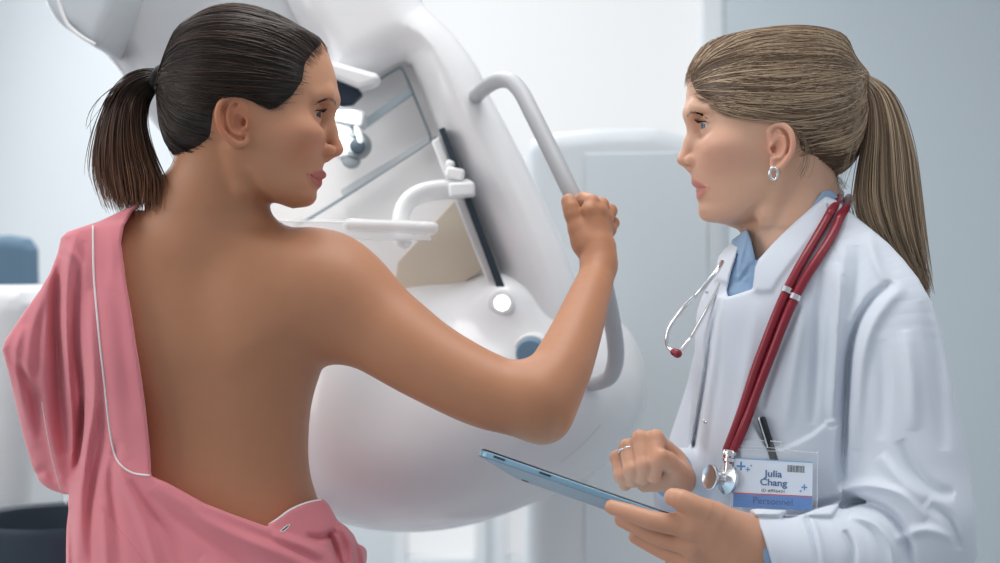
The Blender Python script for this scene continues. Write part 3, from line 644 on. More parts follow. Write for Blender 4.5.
# ---------------------------------------------------------------- the doctor
DB = 1.60
TB = dict(
 cranium=[((772, 92), (.084, .072, .064), 0), ((805, 95), (.050, .067, .064), 0), ((812, 122), (.042, .056, .050), 0)],
 face=[(45, 706, 765, 835, 60), (60, 696, 765, 835, 67), (72, 690.5, 765, 835, 69), (85, 688.5, 765, 835, 70), (100, 687, 765, 830, 70.5), (112, 686.5, 765, 830, 70.5), (121, 688.5, 765, 825, 70), (133, 692, 765, 820, 69.5), (145, 692, 765, 810, 68),
       (158, 691, 765, 798, 66), (168, 690.5, 763, 790, 63), (178, 691.5, 760, 786, 60), (188, 695, 756, 783, 57), (197, 698, 752, 779, 53), (204, 701, 746, 772, 48), (212, 702.5, 738, 760, 40), (219, 705, 732, 750, 30), (222.5, 713, 728, 742, 18), (225, 722, 730, 738, 9)],
 br=5.0, lipr=.86, npy=[45, 110, 133, 158, 178, 195, 220], nv=[2.2, 2.15, 2.05, 1.85, 1.68, 1.7, 1.9],
 cheek=(717, 150), brow=(688, 114), eye=(708, 129.5), nose=[(694, 125), (690, 143), (682.3, 159.5)], subnas=(690, 170),
 lips=[(692.8, 182), (698, 196), (707, 189)], mgap=-.3, gapr=.0021, chin=(709, 211),
 earw=.069, ear=dict(c=(781, 146), rx=.0125, rz=.0220, tilt=6,
   helix=[(771, 140, .0), (770, 131, .002), (775, 125.5, .004), (783, 125, .007), (790, 131, .010), (793, 141, .011), (791.5, 152, .009), (786, 161, .006), (779.5, 168, .003), (773, 168, .001), (771.5, 160, .000)],
   hr=[.0022, .0026, .0030, .0032, .0033, .0032, .0032, .0036, .0040, .0032, .002],
   anti=[(779, 132, .005), (784, 138, .007), (785, 147, .007), (781, 156, .005), (776, 158, .004)], tragus=[(772.5, 146, .003), (772.5, 152, .003)], concha=(778, 148, .0056, .0090), canal=(774, 149), fossa=[(778, 132, .006), (783, 134, .008)]))
HB = build_head(-1, DB, TB)
BB = Field(); BB.add(HB.op(), 0)
BB.add(limb([q(788, 160, 1.60), q(798, 200, 1.60), q(802, 250, 1.61)], [.049, .0465, .053]), .015)
BB.add(cap(q(800, 250, 1.60), q(806, 320, 1.60), .060, .075), .04)
BB.chain([q(783, 172, 1.552), q(768, 215, 1.560), q(762, 250, 1.58)], [.007, .0075, .006], .014, .01)
BB.add(limb([q(850, 290, 1.53), q(890, 400, 1.47), q(905, 520, 1.43), q(850, 556, 1.42), q(774, 556, 1.412)], [.035, .035, .032, .030, .026]), .02)
BB.add(limb([q(780, 300, 1.68), q(738, 400, 1.72), q(708, 490, 1.69), q(690, 485, 1.60), q(685, 478, 1.568)], [.035, .033, .028, .024, .0195]), .02)
# near hand carrying the tablet
BB.add(limb([q(778, 557, 1.412), q(758, 553, 1.408), q(738, 544, 1.404)], [.0235, .0240, .0250]), .012)
knB = [(692, 527, 1.388), (694, 545, 1.398), (700, 561, 1.410), (710, 574, 1.422)]
for (a, b, c_), r1 in zip(knB, (.0125, .0125, .012, .011)): BB.add(limb([q(747, 545+(b-545)*.3, 1.404), q(718, (545*.3+b*.7)-2, c_+.002), q(a, b, c_)], [.0215, .0170, r1]), .016)
BB.add(limb([q(692, 527, 1.388), q(655, 521, 1.388), q(630, 513, 1.396), q(612, 507, 1.404)], [.0120, .0098, .0088, .0074]), .006)
BB.add(limb([q(694, 545, 1.398), q(662, 538, 1.410), q(640, 528, 1.420), q(622, 520, 1.430)], [.0120, .0098, .0088, .0076]), .006)
BB.add(limb([q(700, 561, 1.410), q(672, 554, 1.428), q(652, 545, 1.440), q(636, 537, 1.448)], [.0118, .0096, .0086, .0074]), .006)
BB.add(limb([q(710, 574, 1.422), q(688, 570, 1.440), q(672, 562, 1.452)], [.011, .0086, .0070]), .006)
BB.add(limb([q(738, 535, 1.398), q(716, 517, 1.384), q(697, 507, 1.378), q(682, 500, 1.380), q(673, 497, 1.384)], [.020, .0150, .0110, .0104, .0088]), .012)
# far hand: fingers bent, about to tap
BB.add(limb([q(685, 478, 1.568), q(676, 471, 1.545), q(662, 464, 1.532)], [.0195, .0195, .018]), .01)
fB = [[(664, 452, 1.522), (655.5, 438.5, 1.500), (656.5, 462, 1.482), (654, 476, 1.486)], [(653, 449, 1.530), (640.5, 439, 1.502), (643.5, 465, 1.484), (642, 478, 1.490)],
      [(640, 453, 1.540), (627.5, 447.5, 1.508), (631, 470, 1.490), (632, 481, 1.497)], [(629, 462, 1.548), (617.5, 458, 1.516), (621, 476, 1.500), (625, 485, 1.506)]]
for f_, r0 in zip(fB, (.0094, .0094, .0090, .0080)):
    BB.add(limb([q(666, 466, 1.535), q(*f_[0])], [.017, r0*1.35]), .012)
    BB.chain([q(*p_) for p_ in f_], [r0*1.15, r0, r0*.92, r0*.82], .006, .003)
BB.chain([q(682, 480, 1.525), q(675, 470, 1.500), q(668, 461, 1.486), q(661.5, 456, 1.478)], [.0150, .0112, .0094, .0080], .010, .004)
BB.add(limb([q(676, 478, 1.52), q(660, 480, 1.51), q(645, 484, 1.51)], [.016, .013, .009]), .012)
zb = Z(232, DB)
kh = lambda c: c[:, 2] >= zb
kn2 = lambda c: (c[:, 0] < X(778, 1.41)) & (c[:, 1] < 1.475)
kf2 = lambda c: (c[:, 0] < X(692, 1.54)) & (c[:, 1] < 1.57)
kh2 = lambda c: (kn2(c) | kf2(c)) & (c[:, 2] < Z(415, 1.5))
VB, FB, NB = field_mesh(BB, [((X(668, DB), 1.48, zb-.01), (X(872, DB), 1.72, 1.71), .0014, kh),
    ((X(596, 1.42), 1.345, .96), (X(790, 1.42), 1.60, Z(415, 1.5)), .0017, kh2),
    ((X(670, DB), 1.35, 1.02), (X(960, DB), 1.80, zb+.03), .005, lambda c: ~kh(c-np.array([0, 0, .005])) & ~kh2(c))])
doctor = empty('person', (X(815, DB), DB, 0), 'person in white coat facing left, dark blonde ponytail, holding a tablet and tapping it', 'person')
colB = skin_colors(VB, DB, -1, TB, (.72, .44, .31), (.60, .23, .19), (.76, .38, .27), (.78, .36, .25))
hm = (VB[:, 2] < 1.3)[:, None]; colB = np.where(hm, colB*np.array([.86, .74, .68]), colB)
body_b = link_mesh('body', VB, FB, M['skin_b'], doctor, cols=colB, normals=NB)
for sd in (-1, 1):
    e = P(*TB['eye'], DB)+np.array([0, .031*sd, 0]); eye_ball('eye', e, (-1, -.22, .04), doctor, (.16, .22, .30))
    ta = np.linspace(-.55, 1.0, 26); b_ = np.array([e+.0136*np.array([-math.cos(t)*.95, math.sin(t)*sd, .32-.10*(t-.2)**2]) for t in ta])
    t_ = b_+np.array([[-.007*math.cos(t), .007*math.sin(t)*sd, .0038] for t in ta]); hairs('eyelash', b_, t_, .0004, M['lash'], doctor, curl=(0, 0, -.001))
brow(BB, [(687.5, 116), (692, 112.5), (699, 113.5), (708, 119)], [1.6, 1.4, .4], 170, 0, DB, 'eyebrow', doctor, (.10, .06, .04))
mm = P(697.5, 188.5, DB); tv = [mm+np.array([abs(math.sin(a))**2*.010+.0005, .017*math.sin(a), dz]) for a in np.linspace(-1.2, 1.2, 15) for dz in (.0025, -.0008)]
link_mesh('teeth', tv+[v+np.array([.003, 0, 0]) for v in tv], [f for i in range(14) for f in ((2*i, 2*i+1, 2*i+3, 2*i+2), (2*i+30, 2*i+32, 2*i+33, 2*i+31), (2*i+1, 2*i+31, 2*i+33, 2*i+3), (2*i, 2*i+2, 2*i+32, 2*i+30))], mat('tooth enamel', (.8, .76, .7), .2), doctor)
# hair
CB = Field(); CB.add(HB.skull.op(), 0); CB.disp(lambda p: .0022+.0034*np.clip((p[:, 0]-X(700, DB))/.05, 0, 1))
CB.add(cap(q(838, 96, DB), q(856, 82, DB), .022, .010), .03); CB.add(ell(q(836, 138, DB), (.022, .046, .038), rotY(10)), .03)
mapB = Map(660, -20, 900, 220)
hair_polyB = [(676, 60), (686.5, 90), (690, 97), (700, 105), (712, 111), (726, 116), (746, 120), (760, 121.5), (774, 121), (785, 123), (793, 130), (797.5, 142), (797, 156), (801, 168), (812, 176), (824, 181), (846, 183), (900, 170), (900, -20), (676, -20)]
mapB.a = mapB.poly(hair_polyB)*DB/F_PX
hair_b = hair_cap(CB, mapB, 'hair', (X(665, DB), 1.50, Z(195, DB)), (X(885, DB), 1.71, 1.72), M['hair_b'], (.10, .062, .038), doctor, .0050)
cB = P(775, 92, DB); tieB = P(855, 81, DB)
sb_ = cap_seeds(CB, mapB, cB, 5200, lambda c: c[:, 0] < X(852, DB), -1)
# extra strands sweeping from the forehead over the temple
def dirs_of(p): d = p-cB; return d/np.linalg.norm(d, axis=1)[:, None]
def sagB(d0, t):
    a = np.clip(-d0[:, 0]*1.15-.25, 0, 1)*np.clip(.75-d0[:, 2]*.9, 0, 1)*.50*np.clip(np.abs(d0[:, 1])*2.2+.2, 0, 1)
    return (a[:, None]*np.sin(np.pi*np.minimum(t*1.05, 1))[None])[:, :, None]*np.array([0, 0, -1.0])
pB = scalp_strands(CB, cB, sb_, tieB, 20, .0006, sagB)
pB = over_ear(pB, [690, 702, 724, 746, 773, 785, 794, 799, 803], [96, 106, 116.5, 120.5, 122.5, 124, 131, 145, 168], lambda x0: x0 < 792)
n_ = len(sb_); rad = np.full((n_, 20), .00048)*np.interp(np.linspace(0, 1, 20), [0, .1, 1], [.35, 1, 1])[None]
V2, F2 = strands_geo(pB, rad); fr_ = np.clip((X(760, DB)-sb_[:, 0])/.05, 0, 1)
hc = hair_cols(n_, 20, 3, (.21, .14, .092), None, .35, seeds=sb_*.5, hl=(.56, .42, .285), hlp=.42)
link_mesh('hair_strands', V2, F2, M['hair_b'], hair_b, cols=hc)
oB = [P(a, b, DB+c) for a, b, c in [(858, 73, 0), (872, 77, -.01), (890, 90, -.02), (904, 112, -.03), (915, 148, -.04), (921, 195, -.05), (926, 245, -.05), (932, 298, -.045)]]
iB = [P(a, b, DB+c) for a, b, c in [(856, 88, 0), (861, 92, -.01), (864, 108, -.02), (862, 140, -.03), (855, 180, -.04), (854, 208, -.05), (868, 238, -.06), (902, 272, -.055)]]
pp = pony(oB, iB, 2400, 24, .017, .14, .003)
rad = np.full((2400, 24), .00055)*np.interp(np.linspace(0, 1, 24), [0, .8, 1], [1, 1, .3])[None]
V2, F2 = strands_geo(pp, rad); link_mesh('ponytail', V2, F2, M['hair_b'], doctor, cols=hair_cols(2400, 24, 3, (.16, .105, .07), (.36, .26, .17), .5, hl=(.5, .38, .26), hlp=.30))
loose(None, [(858, 90), (800, 130), (905, 120)], [(838, 192), (802, 176), (929, 270)], 24, 'loose_hair', hair_b, (.3, .22, .15), DB-.07, (.008, 0, 0), m='hair_b', r=.00022)
loose(None, [(820, 176), (835, 176)], [(826, 192), (842, 186)], 26, 'loose_hair', hair_b, (.2, .14, .09), DB-.02, (.004, 0, -.004), m='hair_b', r=.00025)
mb = MB(); mb.lathe(P(849, 80, DB), P(872, 84, DB)-P(849, 80, DB), [(.004, .010), (.006, .0135), (.010, .0142), (.013, .0125), (.016, .0142), (.019, .0105)], 36); mb.build('hair_tie', mat('taupe hair elastic', (.16, .13, .10), .5), doctor)
for a, b in ((854, 76), (861, 79), (857, 84)): tube('hair_tie_loop', [P(a-3, b-3, DB-.014), P(a, b-5, DB-.017), P(a+3, b-1, DB-.016), P(a, b+2, DB-.014)], .0012, M['hair_b'], doctor, 14, 6)
# shirt under the coat
mS = Map(690, 170, 860, 330)
SH = Field(); SH.add(limb([q(812, 178, 1.60), q(800, 220, 1.60), q(795, 260, 1.60)], [.054, .0545, .066]), .0)
SH.add(cap(q(798, 262, 1.60), q(800, 330, 1.60), .078, .088), .03)
SH.add(limb([q(752, 232, 1.585), q(744, 262, 1.565), q(742, 296, 1.555)], [.006, .013, .022]), .012)
mS.a = np.minimum(mS.poly([(756, 261), (775, 244), (800, 222), (823, 191), (832, 190), (846, 205), (812, 260), (770, 330), (745, 310), (749, 285)]), mS.poly([(747, 229), (751, 240), (756, 262), (760, 300), (742, 318), (720, 306), (724, 270), (732, 240)]))*DB/F_PX
mSf = Map(690, 170, 860, 330); mSf.fold([(747, 232), (743, 250), (737, 272)], 2.5, 2).fold([(752, 262), (744, 275), (737, 284)], -2.5, 2).fold([(738, 240), (735, 262), (736, 285)], -2, 2).step([(745, 225), (754, 262), (740, 280), (732, 276), (735, 245)], 2.5, .8)
SH.disp(lambda p: mSf.sample(p)); SH.inter(lambda p: mS.sample(p), .003)
v_, f_, n_ = field_mesh(SH, [((X(715, DB), 1.48, Z(325, DB)), (X(858, DB), 1.72, Z(182, DB)), .0018, None)]); shirt = link_mesh('shirt', v_, f_, M['shirt'], doctor, normals=n_)
for a, b in ((736.5, 257),): 
    h_ = hit(SH, a, b, 1.3, 1.7)[0]; mb = MB(); mb.lathe(h_+np.array([0, -.002, 0]), (0, 1, 0), [(0, .0022), (.0006, .0038), (.0018, .0040)], 20); mb.build('button', mat('navy shirt button', (.08, .14, .28), .3), shirt)
# white coat
mC = Map(560, 170, 1010, 1120); mF = Map(600, 170, 1000, 720)
coat_poly = [(826, 196), (812, 207), (795, 222), (775, 241), (759, 259), (755, 268), (754, 278), (752.5, 289), (728, 297), (727, 290), (731, 272), (738, 250), (748, 229), (738, 232), (727, 239), (719, 249), (717, 262), (715, 275), (701, 298), (696, 312), (694, 370), (690, 420), (684, 470), (682, 520),
    (678, 600), (664, 1100), (975, 1100), (980, 620), (978, 563), (976, 510), (970, 470), (962, 430), (955, 400), (949, 365), (942, 335), (932, 303), (918, 278), (903, 259), (888, 243), (870, 228), (850, 212), (838, 201)]
mC.a = mC.poly(coat_poly)*DB/F_PX
nearpanel = [(718.6, 297), (715.5, 330), (708, 380), (701.5, 419), (695, 460), (691, 500), (686, 563), (680, 720)]
mF.step(nearpanel+[(1000, 720), (1000, 170), (836, 190), (800, 217), (757, 260), (753, 289)], 6.0, 1.1)
mF.step([(753, 291), (751, 276), (754, 262), (775, 238), (800, 216), (822, 192), (840, 200), (832, 212), (812, 236), (792, 262), (778, 281), (772, 291), (762, 292)], 3.4, 1.2)       # standing collar
mF.step([(715, 280), (714, 262), (720, 246), (730, 236), (748, 228), (740, 248), (733, 268), (729, 284)], 3.4, 1.2)
mF.step([(748, 412), (757, 430), (767, 447), (782, 449), (800, 441), (813, 434), (824, 425), (830, 427), (842, 424), (843, 500), (832, 516), (742, 516), (739, 440)], 5.5, .7)           # breast pocket
mF.fold([(721, 296), (712.5, 330), (705, 380), (698.5, 419), (692, 460), (688, 500), (684, 560)], -6, 2.2)
for pts, a, w_ in [([(893, 282), (872, 300), (858, 322), (850, 350), (847, 385), (845, 420), (842, 460), (840, 492)], -8, 5), ([(905, 285), (885, 305), (870, 330), (862, 360), (858, 400), (856, 450)], 5, 8), ([(836, 262), (838, 300), (836, 350), (833, 400), (833, 424)], 5, 6),
    ([(822, 270), (818, 320), (815, 380), (813, 425)], -3.5, 6), ([(805, 290), (800, 330), (792, 380), (786, 430)], 2.5, 7), ([(800, 305), (782, 345), (768, 385), (762, 410)], -2.5, 4), ([(838, 492), (855, 486), (880, 487), (905, 497), (925, 520)], 6, 6), ([(842, 502), (865, 502), (888, 512), (905, 535), (912, 570)], -8, 5.5),
    ([(850, 515), (875, 524), (890, 545), (896, 575)], 5, 5), ([(900, 440), (915, 470), (935, 490), (955, 495)], -4, 7), ([(880, 455), (900, 480), (925, 500)], 4, 7), ([(925, 300), (935, 350), (940, 400), (945, 450)], -3, 8), ([(905, 330), (912, 380), (914, 430)], 3, 9), ([(880, 340), (884, 390), (882, 440)], -2.5, 8),
    ([(930, 505), (950, 520), (960, 550)], -4, 6), ([(895, 540), (925, 530), (955, 540)], 4, 6), ([(845, 530), (852, 550), (850, 580)], -4, 4), ([(803, 512), (812, 535), (820, 570)], -2.2, 2.5), ([(808, 512), (818, 535), (826, 570)], 1.6, 4), ([(757, 300), (748, 360), (738, 420), (730, 470)], 1.5, 8), ([(722, 310), (720, 360), (712, 420), (704, 480)], -1.2, 5),
    ([(842, 497), (820, 503), (800, 512), (780, 517)], -7, 4), ([(868, 232), (876, 262), (888, 285)], 3, 7), ([(858, 245), (858, 280), (850, 320)], -3, 7), ([(845, 240), (842, 280), (840, 330)], 2, 6), ([(824, 424), (835, 422), (843, 424)], 2.5, 3)]: mF.fold(pts, a*1.7, w_*.85)
CT = Field()
CT.add(loft(rows_px([(198, 790, 815, 845, 50, 50), (215, 768, 812, 858, 62, 62), (240, 738, 812, 880, 84, 84), (262, 716, 814, 898, 102, 102), (290, 704, 816, 912, 118, 118), (330, 694, 818, 925, 128, 128), (400, 690, 818, 925, 128, 128), (460, 687, 818, 922, 124, 124), (520, 684, 818, 925, 122, 122), (600, 678, 818, 935, 130, 130),
    (800, 668, 818, 950, 150, 145), (1100, 655, 818, 968, 165, 160)], DB, 0), n=2.2, yaw=0), .0)
CT.add(limb([q(868, 292, 1.53), q(896, 330, 1.49), q(905, 390, 1.465), q(916, 450, 1.45), q(922, 515, 1.435)], [.062, .056, .0525, .052, .054]), .03)
CT.add(limb([q(922, 522, 1.435), q(890, 554, 1.43), q(840, 560, 1.42), q(795, 561, 1.412), q(762, 557, 1.408)], [.055, .050, .045, .0405, .0365]), .02)
CT.disp(lambda p: mF.sample(p)*np.clip((1.64-p[:, 1])/.04, 0, 1)*(p[:, 2] > .95)+.0007*np.sin(p[:, 0]*60+p[:, 2]*35)*np.sin(p[:, 2]*48-p[:, 0]*28))
CT.inter(lambda p: mC.sample(p), .004)
CT.sub(limb([q(742, 554, 1.406), q(750, 554.5, 1.4065), q(757, 555.5, 1.407)], [.031, .031, .031]), .002)
CT.inter(lambda p: -(p[:, 0]-X(756, 1.4)-(p[:, 2]-Z(520, 1.4))*-.28)+(p[:, 1] > 1.47)*.5*0+np.where((p[:, 1] < 1.462) & (p[:, 2] < Z(505, 1.4)), 0, -1), .002)
CT.add(limb([q(775, 300, 1.70), q(745, 340, 1.72), q(725, 400, 1.73), q(702, 465, 1.71), q(694, 505, 1.67), q(688, 496, 1.615), q(686, 484, 1.575), q(683, 479, 1.554)], [.055, .054, .050, .047, .044, .040, .036, .0345]), .015)
VC, FC_, NC = field_mesh(CT, [((X(625, DB), 1.33, 1.02), (X(1000, 1.45), 1.82, Z(188, DB)), .0024, lambda c: c[:, 2] >= 1.04), ((X(600, DB), 1.33, .44), (X(1020, DB), 1.82, 1.10), .009, lambda c: c[:, 2] < 1.04)])
coat = link_mesh('coat', VC, FC_, M['coat'], doctor, normals=NC)
# blue shirt cuffs
cf = limb([q(748, 551, 1.4065), q(757, 553, 1.407), q(775, 555, 1.409)], [.0315, .0320, .0325])
CU = Field(); CU.add(cf, 0); CU.inter(lambda p: -(p[:, 0]-X(749.5, 1.4)-(p[:, 2]-Z(520, 1.4))*-.28), .002); CU.inter(lambda p: p[:, 0]-X(772, 1.4), .002)
v_, f_, n_ = field_mesh(CU, [((X(738, 1.4), 1.36, 1.08), (X(778, 1.41), 1.455, 1.19), .0018, None)]); link_mesh('shirt_cuff', v_, f_, M['shirt'], doctor, normals=n_)
CU = Field(); CU.add(limb([q(678, 477, 1.546), q(686, 483, 1.57)], [.0285, .031]), 0)
v_, f_, n_ = field_mesh(CU, [((X(655, 1.5), 1.50, 1.14), (X(715, 1.6), 1.61, 1.23), .002, None)]); link_mesh('shirt_cuff', v_, f_, M['shirt'], doctor, normals=n_)
on_tube('coat_snap', CT, [(704, 421), (706, 422.5)], .0016, M['steel'], coat, 4, lift=0)
on_tube('coat_snap', CT, [(706.5, 291), (708, 292)], .0020, M['grey_pl'], coat, 4, lift=0)
# trousers and shoes (below the picture)
for sd in (-1, 1):
    TR = Field(); TR.add(limb([q(812, 900, DB+sd*.09), q(815, 1150, DB+sd*.09), q(820, 1370, DB+sd*.09)], [.085, .065, .058], step=.03), 0)
    v_, f_, n_ = field_mesh(TR, [((X(740, DB), DB-.2, .05), (X(900, DB), DB+.2, .80), .009, None)]); link_mesh('trouser_leg', v_, f_, M['coat'], doctor, normals=n_)
    SHO = Field(); SHO.add(limb([q(828, 1490, DB+sd*.09), q(790, 1495, DB+sd*.095), q(700, 1508, DB+sd*.10)], [.045, .045, .032], step=.02), 0); SHO.add(cap(q(824, 1400, DB+sd*.09), q(825, 1480, DB+sd*.09), .042, .042), .02); SHO.inter(lambda p: .004-p[:, 2], .004)
    v_, f_, n_ = field_mesh(SHO, [((X(640, DB), DB-.2, -.02), (X(900, DB), DB+.2, .2), .008, None)]); link_mesh('shoe', v_, f_, M['plastic2'], doctor, normals=n_)
for sd in (-1, 1):
    SHO = Field(); xx = X(215, DA)
    SHO.add(limb([(xx+sd*.1, DA-.02, .05), (xx+sd*.1, DA+.06, .045), (xx+sd*.11, DA+.16, .03)], [.042, .042, .03], step=.02), 0); SHO.inter(lambda p: .004-p[:, 2], .004)
    v_, f_, n_ = field_mesh(SHO, [((xx-.3, DA-.2, -.02), (xx+.3, DA+.3, .2), .008, None)]); link_mesh('slipper', v_, f_, M['plastic2'], patient, normals=n_)
# ---------------------------------------------------------------- things the doctor holds and wears
def nrm(v): v = np.array(v, float); return v/np.linalg.norm(v)
A = P(477, 450.5, 1.46); B_ = P(692, 525.2, 1.374); Dv = np.array([.0434, .14, -.0448]); U = B_-A; n_t = nrm(np.cross(nrm(U), nrm(Dv))); n_t = n_t if n_t[2] > 0 else -n_t
tablet = empty('tablet', tuple(A), 'thin slate blue tablet computer held level in one hand, screen up', 'tablet')
def rrect(o, u, v, w_, h, r, seg=6):
    pts = []
    for cx, cy, a0 in ((r, r, math.pi), (w_-r, r, 1.5*math.pi), (w_-r, h-r, 0), (r, h-r, .5*math.pi)):
        for i in range(seg+1):
            a = a0+i*math.pi/2/seg; pts.append(o+u*(cx+r*math.cos(a))+v*(cy+r*math.sin(a)))
    return pts
Lu, Lv = np.linalg.norm(U), np.linalg.norm(Dv); un, vn = nrm(U), nrm(Dv)
blue_m = mat('slate blue aluminium', (.20, .33, .44), .38, metal=.35); th = .0088
mb = MB(); mb.prism(rrect(A-n_t*th*.5, un, vn, Lu, Lv, .012), rrect(A+n_t*th*.30, un, vn, Lu, Lv, .012)); mb.build('back_shell', blue_m, tablet, .0012, 3)
mb = MB(); mb.prism(rrect(A+n_t*th*.30+un*.0003+vn*.0003, un, vn, Lu-.0006, Lv-.0006, .0117), rrect(A+n_t*th*.5+un*.0008+vn*.0008, un, vn, Lu-.0016, Lv-.0016, .0112)); mb.build('bezel', mat('black bezel glass', (.012, .018, .026), .12, coat=.6), tablet, .0006, 2)
mb = MB(); o_ = A+n_t*(th*.5+.0001)+un*.010+vn*.008; mb.prism([o_, o_+un*(Lu-.02), o_+un*(Lu-.02)+vn*(Lv-.016), o_+vn*(Lv-.016)], [p+n_t*.0003 for p in (o_, o_+un*(Lu-.02), o_+un*(Lu-.02)+vn*(Lv-.016), o_+vn*(Lv-.016))]); mb.build('screen', mat('tablet screen', (.35, .5, .62), .15, emit=(.55, .75, .9), estr=.5), tablet)
for t in (.11, .33): mb = MB(); o_ = A+un*Lu*t-vn*.0004; mb.box(o_, (.013, .0014, .0022), np.column_stack([un, vn, n_t])); mb.build('edge_button', M['dark'], tablet, .0005, 2)
mb = MB(); mb.lathe(A+un*.018+vn*(Lv-.02)-n_t*(th*.5+.0002), -n_t, [(0, .0045), (.0006, .0045), (.0008, .0035)], 24); mb.build('camera_lens', M['dark'], tablet)
# badge
def hp(px, py, lift): return hit(CT, px, py, 1.2, 1.9, lift)[0]
b0, b1, b2 = hp(736, 470, .006), hp(808, 470, .006), hp(770, 506, .006)
nb = nrm(np.cross(b1-b0, (0, 0, 1))); nb = nb if nb[1] < 0 else -nb; nb = nrm(nb+np.array([0, 0, .06]))
mxl = max((hp(x_, y_, .0)-b0).dot(nb) for x_ in (740, 775, 806) for y_ in (462, 485, 505)); b0 = b0+nb*(max(mxl, 0)+.0035)
def onp(px, py):                                                    # sight line against the badge plane
    d = np.array([(px-500)/F_PX, 1, -(py-281.5)/F_PX]); o = np.array([0, 0, CAMZ]); return o+d*((b0-o).dot(nb)/d.dot(nb))
badge = empty('name_badge', tuple(onp(773, 482)), 'name badge with blue and white card in a clear sleeve on the coat pocket', 'name badge')
def plate(name, pts, th, m, parent, off=0.0, bevel=0): mb = MB(); a = [onp(*p)+nb*off for p in pts]; mb.prism(a, [p+nb*th for p in a]); return mb.build(name, m, parent, bevel, 2, smooth=False)
card = plate('card', [(734.3, 457.7), (812.9, 462), (812.2, 510.6), (733.2, 506.8)], .0006, mat('white card', (.72, .80, .90), .4), badge)
plate('blue_band', [(733.6, 493.5), (812.4, 497.2), (812.2, 510.6), (733.2, 506.8)], .0003, mat('blue print', (.07, .22, .55), .4), card, .0006)
plate('red_line', [(733.6, 492.2), (812.4, 496), (812.4, 497.2), (733.6, 493.5)], .0003, mat('red print', (.55, .06, .09), .4), card, .0006)
plate('top_line', [(734.3, 457.7), (812.9, 462), (812.9, 462.9), (734.3, 458.6)], .0003, mat('light blue print', (.12, .42, .72), .4), card, .0006)
ink = mat('dark blue print', (.03, .12, .32), .5); ink2 = mat('black print', (.02, .025, .03), .5); ink3 = mat('bright blue print', (.05, .25, .55), .5); ink4 = mat('deep blue print', (.015, .05, .17), .5)
ub = nrm(onp(812.9, 462)-onp(734.3, 457.7)); vb = nrm(np.cross(nb, ub)); vb = vb if vb[2] > 0 else -vb
def text(s, px, py, size, m, parent, name, wgt=.0, sx=1.0):
    cu = bpy.data.curves.new(name, 'FONT'); cu.body = s; cu.size = 1; cu.align_x = 'CENTER'; cu.align_y = 'CENTER'; cu.offset = wgt; cu.extrude = .01
    o = bpy.data.objects.new(name, cu); C.collection.objects.link(o); dg = bpy.context.evaluated_depsgraph_get(); me = bpy.data.meshes.new_from_object(o.evaluated_get(dg)); bpy.data.objects.remove(o)
    V = np.array([v.co for v in me.vertices]); W_ = onp(px, py)+nb*.0010+V[:, :1]*ub*size*sx+V[:, 1:2]*vb*size+V[:, 2:]*nb*.004
    me2 = link_mesh(name, W_, [tuple(p.vertices) for p in me.polygons], m, parent, smooth=False); return me2
text('Julia', 773.6, 474.0, .0098, ink, card, 'printed_name', .022, 1.15); text('Chang', 773.6, 482.8, .0098, ink, card, 'printed_name', .022, 1.15)
text('ID #976431', 773.5, 491.0, .0042, ink2, card, 'printed_number', .0, 1.25); text('Personnel', 773.0, 501.6, .0098, ink4, card, 'printed_word', .0, 1.1)
def cross(px, py, r):
    for a in ([(px-r, py-.22*r), (px+r, py-.22*r+.1*r), (px+r, py+.22*r+.1*r), (px-r, py+.22*r)], [(px-.22*r, py-r), (px+.22*r, py-r), (px+.22*r, py+r), (px-.22*r, py+r)]): plate('printed_cross', a, .0003, ink3, card, .0006)
for a in ((741.2, 466, 4.4), (748, 469.3, 2.4), (751.3, 465.6, 1.2), (804.5, 487.2, 3), (800.8, 491, 1.4)): cross(*a)
x_ = 787.8
for k, wd in enumerate([.8, .5, 1.2, .4, .9, .5, 1.4, .6, .5, 1.0, .4, .8]):
    if x_+wd > 808: break
    dy = (x_-787)*.055; plate('barcode_bar', [(x_, 465+dy), (x_+wd, 465+dy), (x_+wd, 471.8+dy), (x_, 471.8+dy)], .0003, ink2, card, .0006); x_ += wd+[.6, .9, .5, .8][k % 4]
clear = mat('clear vinyl sleeve', (.93, .96, 1), .08, alpha=.05, spec=.7)
mb = MB(); Q = [onp(*p) for p in ((732.6, 441), (735, 439), (779, 441.3), (782, 443), (784, 450), (816, 453), (818, 456), (817, 514), (814, 517), (733.5, 512.5), (731.5, 510), (732, 470))]
mb.prism([p+nb*.0012 for p in Q], [p+nb*.0018 for p in Q]); mb.build('clear_sleeve', clear, badge)
rim = [onp(*p)+nb*.0012 for p in ((732.6, 441), (735, 439.3), (779, 441.6), (782, 443.5), (783, 449), (816, 453), (818, 456), (817, 513), (814, 516), (735, 512.5), (731.8, 509), (732.4, 470), (732.6, 441))]
tube('sleeve_rim', rim, .00055, mat('vinyl welded rim', (.80, .86, .92), .2, alpha=.55), badge, 120, 6)
tube('sleeve_slot', [onp(*p)+nb*.0018 for p in ((739, 446), (775, 448), (777, 449.5), (775, 451), (739, 449), (737.5, 447.5), (739, 446))], .0004, mat('vinyl slot edge', (.80, .86, .92), .2, alpha=.6), badge, 50, 6)
